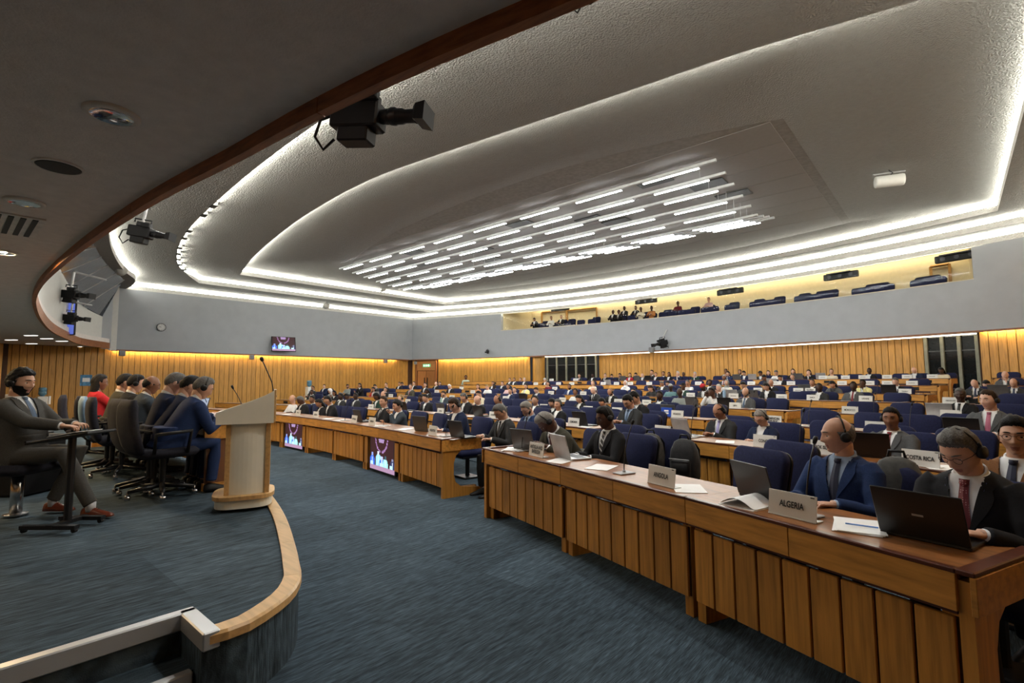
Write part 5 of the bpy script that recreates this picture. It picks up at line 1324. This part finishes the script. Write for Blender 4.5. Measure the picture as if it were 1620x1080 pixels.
# ---- name signs: pixel column, row, text
SG = [(1245, 1, 'ALGERIA'), (1043, 1, 'ANGOLA'), (848, 1, 'ANTIGUA AND\nBARBUDA'), (685, 1, 'ARGENTINA'), (589, 1, 'ARMENIA'), (561, 1, 'AUSTRALIA'), (500, 1, 'AUSTRIA'), (472, 1, 'AZERBAIJAN'),
      (1450, 2, 'COSTA RICA'), (1300, 2, 'COOK ISLANDS'), (1207, 2, 'CONGO'), (1047, 2, 'COLOMBIA'), (907, 2, 'COMOROS'), (780, 2, ''), (697, 2, 'CYPRUS'), (587, 2, ''),
      (1384, 3, 'DOMINICA'), (1222, 3, 'DOMINICAN\nREPUBLIC'), (1071, 3, 'ECUADOR'), (976, 3, 'EGYPT'), (930, 3, ''), (860, 3, ''), (645, 3, ''),
      (1503, 4, 'MALAWI'), (1344, 4, 'MOROCCO'), (1163, 4, 'LIBYA'), (1023, 4, ''), (978, 4, ''), (890, 4, ''), (800, 4, ''), (715, 4, ''), (618, 4, ''), 
      (1286, 5, 'SAMOA'), (1237, 5, ''), (1370, 5, 'UKRAINE'), (1093, 5, ''), (1161, 5, ''), (1505, 5, ''), (872, 5, ''), (923, 5, ''), (748, 5, ''), (691, 5, ''),
      (1283, 6, 'SOLOMON\nISLANDS'), (1433, 6, 'TUVALU'), (1200, 6, ''), (1264, 6, ''), (1148, 6, ''), (878, 6, ''), (730, 6, ''),
      (1445, 7, ''), (1406, 7, ''), (1377, 7, ''), (1334, 7, ''), (1253, 7, ''), (1228, 7, ''), (1190, 7, ''), (1106, 7, ''), (1028, 7, ''), (998, 7, ''), (976, 7, ''), (955, 7, ''), (905, 7, ''), (884, 7, ''), (848, 7, ''),
      (1478, 8, ''), (1438, 8, ''), (1406, 8, ''), (1368, 8, ''), (1340, 8, ''), (1304, 8, ''), (911, 8, ''), (873, 8, '')]
cntr = {}
for px, k, tx in sorted(SG):
    H = on_arc(px, 640, RYC, row_r(k, .17)); cntr[k] = cntr.get(k, 0)
    lb = ('white name sign reading %s on the %s row desk' % (tx.replace('\n', ' '), ORD[k-1])) if tx else 'white name sign on the %s row desk, %s of its row from left' % (ORD[k-1], ordn(cntr[k])); cntr[k] += 1
    sign(tx, (H[0], H[1], FZ[k-1]+.769), row_rot(H[0], H[1])+random.uniform(-.05, .05), lb)
# ---- laptops, papers, microphones on the desks
def on_desk(px, k, off): H = on_arc(px, 650, RYC, row_r(k, off)); return (H[0], H[1], FZ[k-1]+.769), row_rot(H[0], H[1])
l_, r_ = on_desk(1462, 1, .44); laptop(l_, r_+.12, 'large black laptop open at the right end of the front desk', LAPK, .355, 110, True)
for px, k, off, m_, lb, dr in [(1215, 1, .46, LAPK, 'black laptop open left of the ALGERIA sign', -.25), (905, 1, .42, LAPS, 'silver laptop open before the person in striped tie', -.15), (840, 1, .42, LAPG, 'dark grey laptop open behind the ANTIGUA AND BARBUDA sign', .2), (735, 1, .40, LAPK, 'black laptop open right of the ARGENTINA sign', .1), (676, 1, .42, LAPG, 'grey laptop open left of the ARGENTINA sign', .2), (577, 1, .42, LAPK, 'black laptop open left of the ARMENIA sign', 0), (1090, 2, .42, LAPS, 'silver laptop open right of the COLOMBIA sign', -.2), (1375, 2, .45, LAPK, 'black laptop beside the COSTA RICA delegate', .3), (1525, 3, .40, LAPK, 'black laptop open in front of the pink tie', .1), (1490, 4, .40, LAPS, 'silver laptop open behind the MALAWI sign', .1),
                           (645, 2, .42, LAPK, 'black laptop in the second row left of the aisle seats', 0), (764, 2, .42, LAPK, 'black laptop before the bowed delegate in second row', 0), (705, 2, .45, LAPG, 'brown grey laptop behind the CYPRUS sign', 0), (927, 2, .42, LAPK, 'black laptop right of the COMOROS sign', 0), (1065, 3, .40, LAPG, 'grey laptop in the third row under the blue cloth', 0), (1100, 4, .42, LAPG, 'grey laptop left of delegate with hands on face', 0), (1152, 4, .42, LAPK, 'black laptop left of the LIBYA sign', 0), (1195, 5, .42, LAPG, 'grey laptop in fifth row before a black jacket', 0), (1163, 5, .42, LAPS, 'pale laptop in fifth row behind the blue bottle', 0), (1412, 6, .42, LAPK, 'black laptop in sixth row before a dark suit', 0), (1585, 6, .42, LAPG, 'brown grey laptop in sixth row at the far right', 0), (1278, 6, .42, LAPG, 'grey laptop behind the SOLOMON ISLANDS sign', 0),
                           (989, 8, .4, LAPG, 'grey laptop beside the red jacket in rear row', 0), (1029, 8, .4, LAPK, 'black laptop in the middle of rear row', 0), (1011, 8, .4, LAPG, 'grey laptop left of rear row centre', 0), (1195, 8, .4, LAPS, 'pale laptop in rear row under the wall socket', 0), (1170, 8, .4, LAPG, 'grey laptop in rear row by two dark suits', 0), (1268, 8, .4, LAPG, 'grey laptop before the black jacket in rear row', 0), (1304, 8, .4, LAPS, 'silver laptop before the cream top in rear row', 0), (1226, 7, .4, LAPS, 'pale laptop in the seventh row right half', 0), (965, 7, .4, LAPS, 'pale laptop in the seventh row left half', 0), (600, 4, .4, LAPS, 'pale laptop in the fourth row far left', 0), (832, 4, .4, LAPK, 'black laptop in the fourth row by the navy suit', 0)]:
    l_, r_ = on_desk(px, k, off); laptop(l_, r_+dr, lb, m_)
for i, (px, k, off, n, dr, lb) in enumerate([(1345, 1, .30, 3, .5, 'stack of white papers with a blue pen right of ALGERIA sign'), (1085, 1, .26, 1, .9, 'sheet of paper right of the ANGOLA sign'), (950, 1, .30, 1, .5, 'sheet of paper left of the front desk microphone'), (885, 1, .20, 1, .4, 'sheet of paper right of the ANTIGUA AND BARBUDA sign'), (812, 1, .25, 4, .7, 'loose papers at the left end of the right front desk'), (718, 1, .22, 1, .4, 'sheet right of the ARGENTINA sign'), (640, 1, .25, 2, .5, 'two sheets on the desk above the flat screen'), (605, 1, .25, 2, .7, 'papers right of the ARMENIA sign'), (540, 1, .25, 1, .3, 'sheet left of the AUSTRALIA sign'), (520, 1, .25, 1, .8, 'sheet right of the AUSTRIA sign'), (455, 1, .25, 2, .8, 'papers left of the AZERBAIJAN sign'),
                                          (1145, 2, .26, 1, .6, 'sheet of paper between COLOMBIA and CONGO signs'), (1232, 2, .26, 1, .8, 'sheet of paper right of the CONGO sign'), (1275, 2, .26, 1, .5, 'sheet of paper left of the COOK ISLANDS sign'), (1480, 2, .26, 1, .7, 'sheet of paper right of the COSTA RICA sign'), (1255, 3, .24, 1, .2, 'sheet right of the DOMINICAN REPUBLIC sign'), (1430, 4, .24, 1, .2, 'sheet on the fourth row desk left of MALAWI sign'), (1470, 4, .24, 1, .3, 'second sheet on the fourth row desk by MALAWI sign'), (1030, 3, .24, 1, .2, 'sheet left of the ECUADOR sign'), (925, 2, .24, 1, .5, 'sheet below the COMOROS sign'), (745, 2, .24, 1, .3, 'sheet on the second row desk near the aisle')]):
    l_, r_ = on_desk(px, k, off); paper(l_, r_+dr, lb, n)
l_, r_ = on_desk(1180, 1, .22)
nb_ = thing('notebook', 'open notepad with curled page left of the ALGERIA sign', 'paper', l_, r_+.1)
MB().box((0, 0, .004), (.23, .30, .008)).build('pad', PAPER, nb_)
A_ = [(-.115+.23*t, -.14, .012+.045*math.sin(math.pi*min(1, t*1.05))) for t in np.linspace(0, 1, 10)]; B_ = [(x, .14, z) for x, _, z in A_]; MB().strip(A_, B_).build('curled_page', PAPER, nb_, True)
l_, r_ = on_desk(1352, 1, .28); MB().tube([(-.07, 0, .018), (.07, .01, .018)], .004, 6).build('pen', mat('pen_blue', (.05, .2, .6), .4), loc=l_, rz=r_+.4, label='blue pen on the stack of papers', cat='pen')
for px, k, lb in [(985, 1, 'tall microphone on the front desk left of ANGOLA sign'), (1268, 1, 'microphone behind the ALGERIA sign'), (825, 1, 'microphone left of the ANTIGUA AND BARBUDA sign'), (706, 1, 'microphone behind the ARGENTINA sign'), (607, 1, 'microphone right of the ARMENIA sign'), (546, 1, 'microphone left of the AUSTRALIA sign'), (1092, 2, 'microphone right of the COLOMBIA sign'), (1262, 2, 'microphone left of the COOK ISLANDS sign'), (695, 2, 'microphone by the CYPRUS sign'), (1437, 3, 'microphone on the third row desk right of DOMINICA'), (1095, 3, 'microphone on the third row desk right of ECUADOR'), (1278, 3, 'microphone on the third row desk at the aisle'), (1382, 4, 'microphone on the fourth row desk'), (1190, 4, 'microphone beside the LIBYA sign'), (1388, 5, 'microphone right of the UKRAINE sign'), (1455, 6, 'microphone right of the TUVALU sign')]:
    l_, r_ = on_desk(px, k, .26); mic(l_, r_, lb, .38 if k < 3 else .34, .10)
l_, r_ = on_desk(698, 3, .3); bottle(l_, mat('bottle_mint', (.35, .55, .52), .3), 'mint green water bottle in the third row')
l_, r_ = on_desk(1147, 5, .25); bottle(l_, mat('bottle_clear', (.25, .38, .55), .15), 'blue water bottle in the fifth row', 1.2)
l_, r_ = on_desk(1055, 3, .22); MB().box((0, 0, .09), (.26, .03, .18), b=.01).box((0, -.016, .12), (.10, .004, .03), mi=1).box((0, -.016, .075), (.10, .004, .03), mi=1).build('cloth_bag', [mat('blue_cloth', (.01, .06, .40), .8), PAPER], loc=l_, rz=r_, label='bright blue bag with white print on the third row desk', cat='bag')
# bags and a coat on chairs of the first rows
BPK = mat('bag_black', (.014, .014, .016), .8, var=.3, vscale=25); BPG = mat('bag_grey', (.05, .05, .047), .8, var=.4, vscale=18)
for px, off, m_, lb, z in [(1030, 1.80, BPG, 'grey and black backpack on a chair behind the front row', .46), (1083, 1.66, BPK, 'black backpack with green tag on a chair behind the front row', .46), (1418, 1.36, BPG, 'grey and black backpack beside the COSTA RICA sign', .56)]:
    H = on_arc(px, 720, RYC, row_r(1, off)); backpack((H[0], H[1], z), row_rot(H[0], H[1])+.3, lb, m_)
# ================================================================== STAGE PEOPLE AND CHAIRS
ST = [(318, 'blu', 1, 'sh-g', 'typ2', 'h', 'person in blue suit with headphones nearest the lectern at head table', 30, 26), (297, 'nav', 1, 'sh-k', 'typ2', '', 'person in navy suit second from the lectern at head table', 26, 24), (271, 'nav', 0, 'sh-g', 'read', 'g', 'person in navy suit and glasses third from the lectern', 14, 24), (238, 'sla', 3, 'bd-k', 'type', 'g', 'person in slate suit fourth from the lectern at head table', 24, 14),
      (213, 'blk', 1, 'sh-k', 'type', 'h', 'person in black suit with headphones fifth from the lectern', 18, 12), (196, 'olv', 1, 'sh-k', 'type', '', 'person in olive jacket sixth from the lectern at head table', 12, 8), (156, 'red', 3, 'lg-k', 'look', 'g', 'person in red jacket at the far end of head table', 6, 6)]
for i, (px, cl, sk, hr, po, ex, lb, ln, pt) in enumerate(ST):
    hy = 1.64+.60*math.sin(math.radians(ln)); H = at(px, 610, 1, hy); jmm = mat('cloth_royal', (.014, .028, .085), .85, var=.12, vscale=120, spec=.2) if i == 0 else None
    person((H[0], 1.64, SZ), math.pi, 1, cl, sk, hr, po, ex, 'w', lb, 'people at the head table', 1., .92 if hr[:2] == 'lg' else 1.02, .03, dict(lean=ln, pitch=pt, yaw=0, hands=((.10, -.50, .80), (-.10, -.50, .80))), jm=jmm)
    office_chair((H[0]-.02, 1.62, SZ), math.pi+(.10-.05*i), 'dark swivel chair of the %s place from the lectern' % ords[i], mat('blue_chair_back', (.16, .26, .38), .6) if i == 4 else None)
for i in range(6):
    X = -6.6-i*.9
    if i % 2: laptop((X, 2.2, SZ+.745), math.pi, 'laptop on the head table, %s from the lectern' % ords[i//2], LAPG)
    else: paper((X+.1, 2.15, SZ+.745), .2*i, 'papers on the head table, %s from the lectern' % ords[i//2], 2)
for i, X in enumerate((-6.25, -7.4, -8.6, -9.8)): mic((X, 2.38, SZ+.745), math.pi, 'microphone on the head table, %s from the lectern' % ords[i], .34, .12)
# person in grey suit with the tray table
ang = math.atan2(.753, -.658)+.02
def stool(loc, lb):
    r = thing('pedestal_seat', lb, 'chair', loc, ang); MB().box((0, .02, .42), (.50, .48, .09), b=.035).build('seat', DARKF, r, True); MB().tube([(0, .02, .38), (0, .02, .02)], .045, 14).build('pedestal', CHROME, r, True); MB().lathe([(.09, 0), (.09, .012), (.05, .02)], 18, (0, .02, 0)).build('base_ring', CHROME, r)
    MB().box((0, .28, .70), (.48, .07, .48), b=.03, rx=-.12).build('backrest', DARKF, r, True)
H = at(40, 640, 2, 1.3); f_ = 4.62/float((H-CO) @ CF); B_ = CO+(H-CO)*f_
gm = mat('cloth_greysuit', (.060, .058, .054), .85, var=.15, vscale=120, spec=.2)
def stage_sitter(B_, lb, **kw):
    stool((B_[0], B_[1], SZ), kw.pop('seat'))
    return person((B_[0], B_[1], SZ), ang, 0, kw.get('cl', 'gry'), kw.get('sk', 1), kw.get('hr', 'cu-k'), 'look', kw.get('ex', 'be,h,tb,ly'), 'w', lb, None, 1., 1., .02, kw.get('spec'), kw.get('leg'), shoe=kw.get('shoe'), jm=kw.get('jm'))
stage_sitter(B_, 'person in grey suit and brown shoes writing at the tray table', seat='pedestal seat of the person in grey suit', jm=gm, shoe=mat('brown_leather', (.14, .030, .014), .3, var=.25, vscale=14),
             spec=dict(lean=-7, pitch=6, yaw=0, hands=((.10, -.38, .80), (-.10, -.42, .80)), curl=.6), leg=(((.13, -.42, .56), (.10, -.22, .10)), ((-.14, -.50, .56), (-.12, -.74, .10))))
H2 = at(-75, 640, 2, 1.3); B2 = CO+(H2-CO)*(5.45/float((H2-CO) @ CF))
stage_sitter(B2, 'person in black suit with yellow pad seated behind the grey suit', seat='pedestal seat behind the person in grey suit', cl='blk', sk=0, hr='sh-k', ex='tn', spec=dict(lean=8, pitch=14, yaw=0, hands=((.10, -.36, .74), (-.10, -.40, .74)), curl=.5))
u_ = np.array([.753, .658]); v_ = np.array([-.658, .753])
q = B2[:2]+u_*.40; paper((q[0], q[1], SZ+.79), ang+.4, 'yellow writing pad held by the second seated person', 3, YELLOW, 'writing_pad').rotation_euler = (.2, -.5, ang)
q = B2[:2]+u_*.72+v_*.15; laptop((q[0], q[1], SZ+.62), ang+math.pi, 'black laptop on the lap behind the tray table', LAPK)
MB().box((0, 0, .30), (.5, .4, .62), b=.02).build('side_table', BLACK, loc=(q[0], q[1], SZ), rz=ang, label='low dark side table carrying a laptop behind the tray table', cat='table')
# ================================================================== BALCONY SEATS AND VISITORS
def bal(px, off): H = on_arc(px, 490, WYC, WR+off); return H
bs = 0
for pi_, px in enumerate([852, 868, 880, 893, 915, 932, 968, 980, 995, 1010, 1028, 1045, 1060, 1075, 1088, 1112, 1125, 1150, 1190, 1207, 1222, 1262, 1275, 1290, 1305, 1355, 1370, 1385, 1400, 1450, 1466, 1482]):
    for off in (1.0, 2.0):
        if off == 2.0 and bs % 3 == 0: bs += 1; continue
        H = bal(px+(0 if off == 1. else 8), off); z = 4.45+(0 if off == 1 else .25)
        hall_chair((H[0], H[1], z), wall_rot(H[0]), 'navy seat in the %s of the balcony, %s seat column from left' % ('front row' if off == 1 else 'second row', ordn(pi_)), 'balcony seats %g' % off); bs += 1
for i, (px, off, cl, sk, hr, po, lb) in enumerate([(847, 1., 'blk', 2, 'sh-k', 'read', 'visitor low in the balcony at its left end'), (872, 1., 'wht', 2, 'sh-k', 'look', 'visitor in white second from the left of the balcony'), (888, 1., 'blk', 1, 'sh-b', 'look', 'visitor in dark clothes third from the left of the balcony'), (970, 1., 'blk', 4, 'sh-k', 'look', 'visitor in dark top at left of the balcony group'), (979, 1.2, 'blk', 4, 'cu-k', 'look', 'visitor in dark top second in the balcony group'), (988, 1.6, 'cha', 4, 'sh-k', 'look', 'visitor in charcoal third in the balcony group'), (1006, 1.9, 'blk', 3, 'sh-k', 'look', 'visitor in dark top fourth in the balcony group'), (1014, 1., 'crm', 4, 'sh-k', 'look', 'visitor in cream top in the balcony group'), (1031, 1., 'org', 5, 'sh-k', 'look', 'visitor in orange top at right of the balcony group'), (1073, 2., 'mar', 4, 'sh-k', 'look', 'visitor in dark red sitting alone high in the balcony'), (1122, 2., 'pnk', 0, 'sh-b', 'look', 'visitor in pale pink shirt with arm along the seats')]):
    H = bal(px, off); person((H[0], H[1], 4.45+(.25 if off > 1.5 else .0)), wall_rot(H[0]), 2, cl, sk, hr, po, '', 'w', lb, 'visitors in the balcony', 1., .95)
FRM = mat('balcony_oak_frame', (.42, .22, .06), .4, kind='wood')
for i, (pxa, pxb, ya, yb) in enumerate([(857, 896, 494, 516), (897, 944, 491, 513), (1472, 1502, 422, 450)]):
    a, b = on_arc(pxa, ya, WYC, WR+3.1), on_arc(pxb, ya, WYC, WR+3.1); zt = max(a[2], b[2]); fr_ = thing('door_%d' % (i+2), None, None); fr_['kind'] = S
    for q in (a, b): MB().box((q[0], q[1], (4.05+zt)/2), (.10, .08, zt-4.05)).build('door_post', FRM, fr_)
    MB().tube([(a[0], a[1], zt), (b[0], b[1], zt)], .06, 4).build('door_head', FRM, fr_)
bpy.data.scenes.remove(TMP)
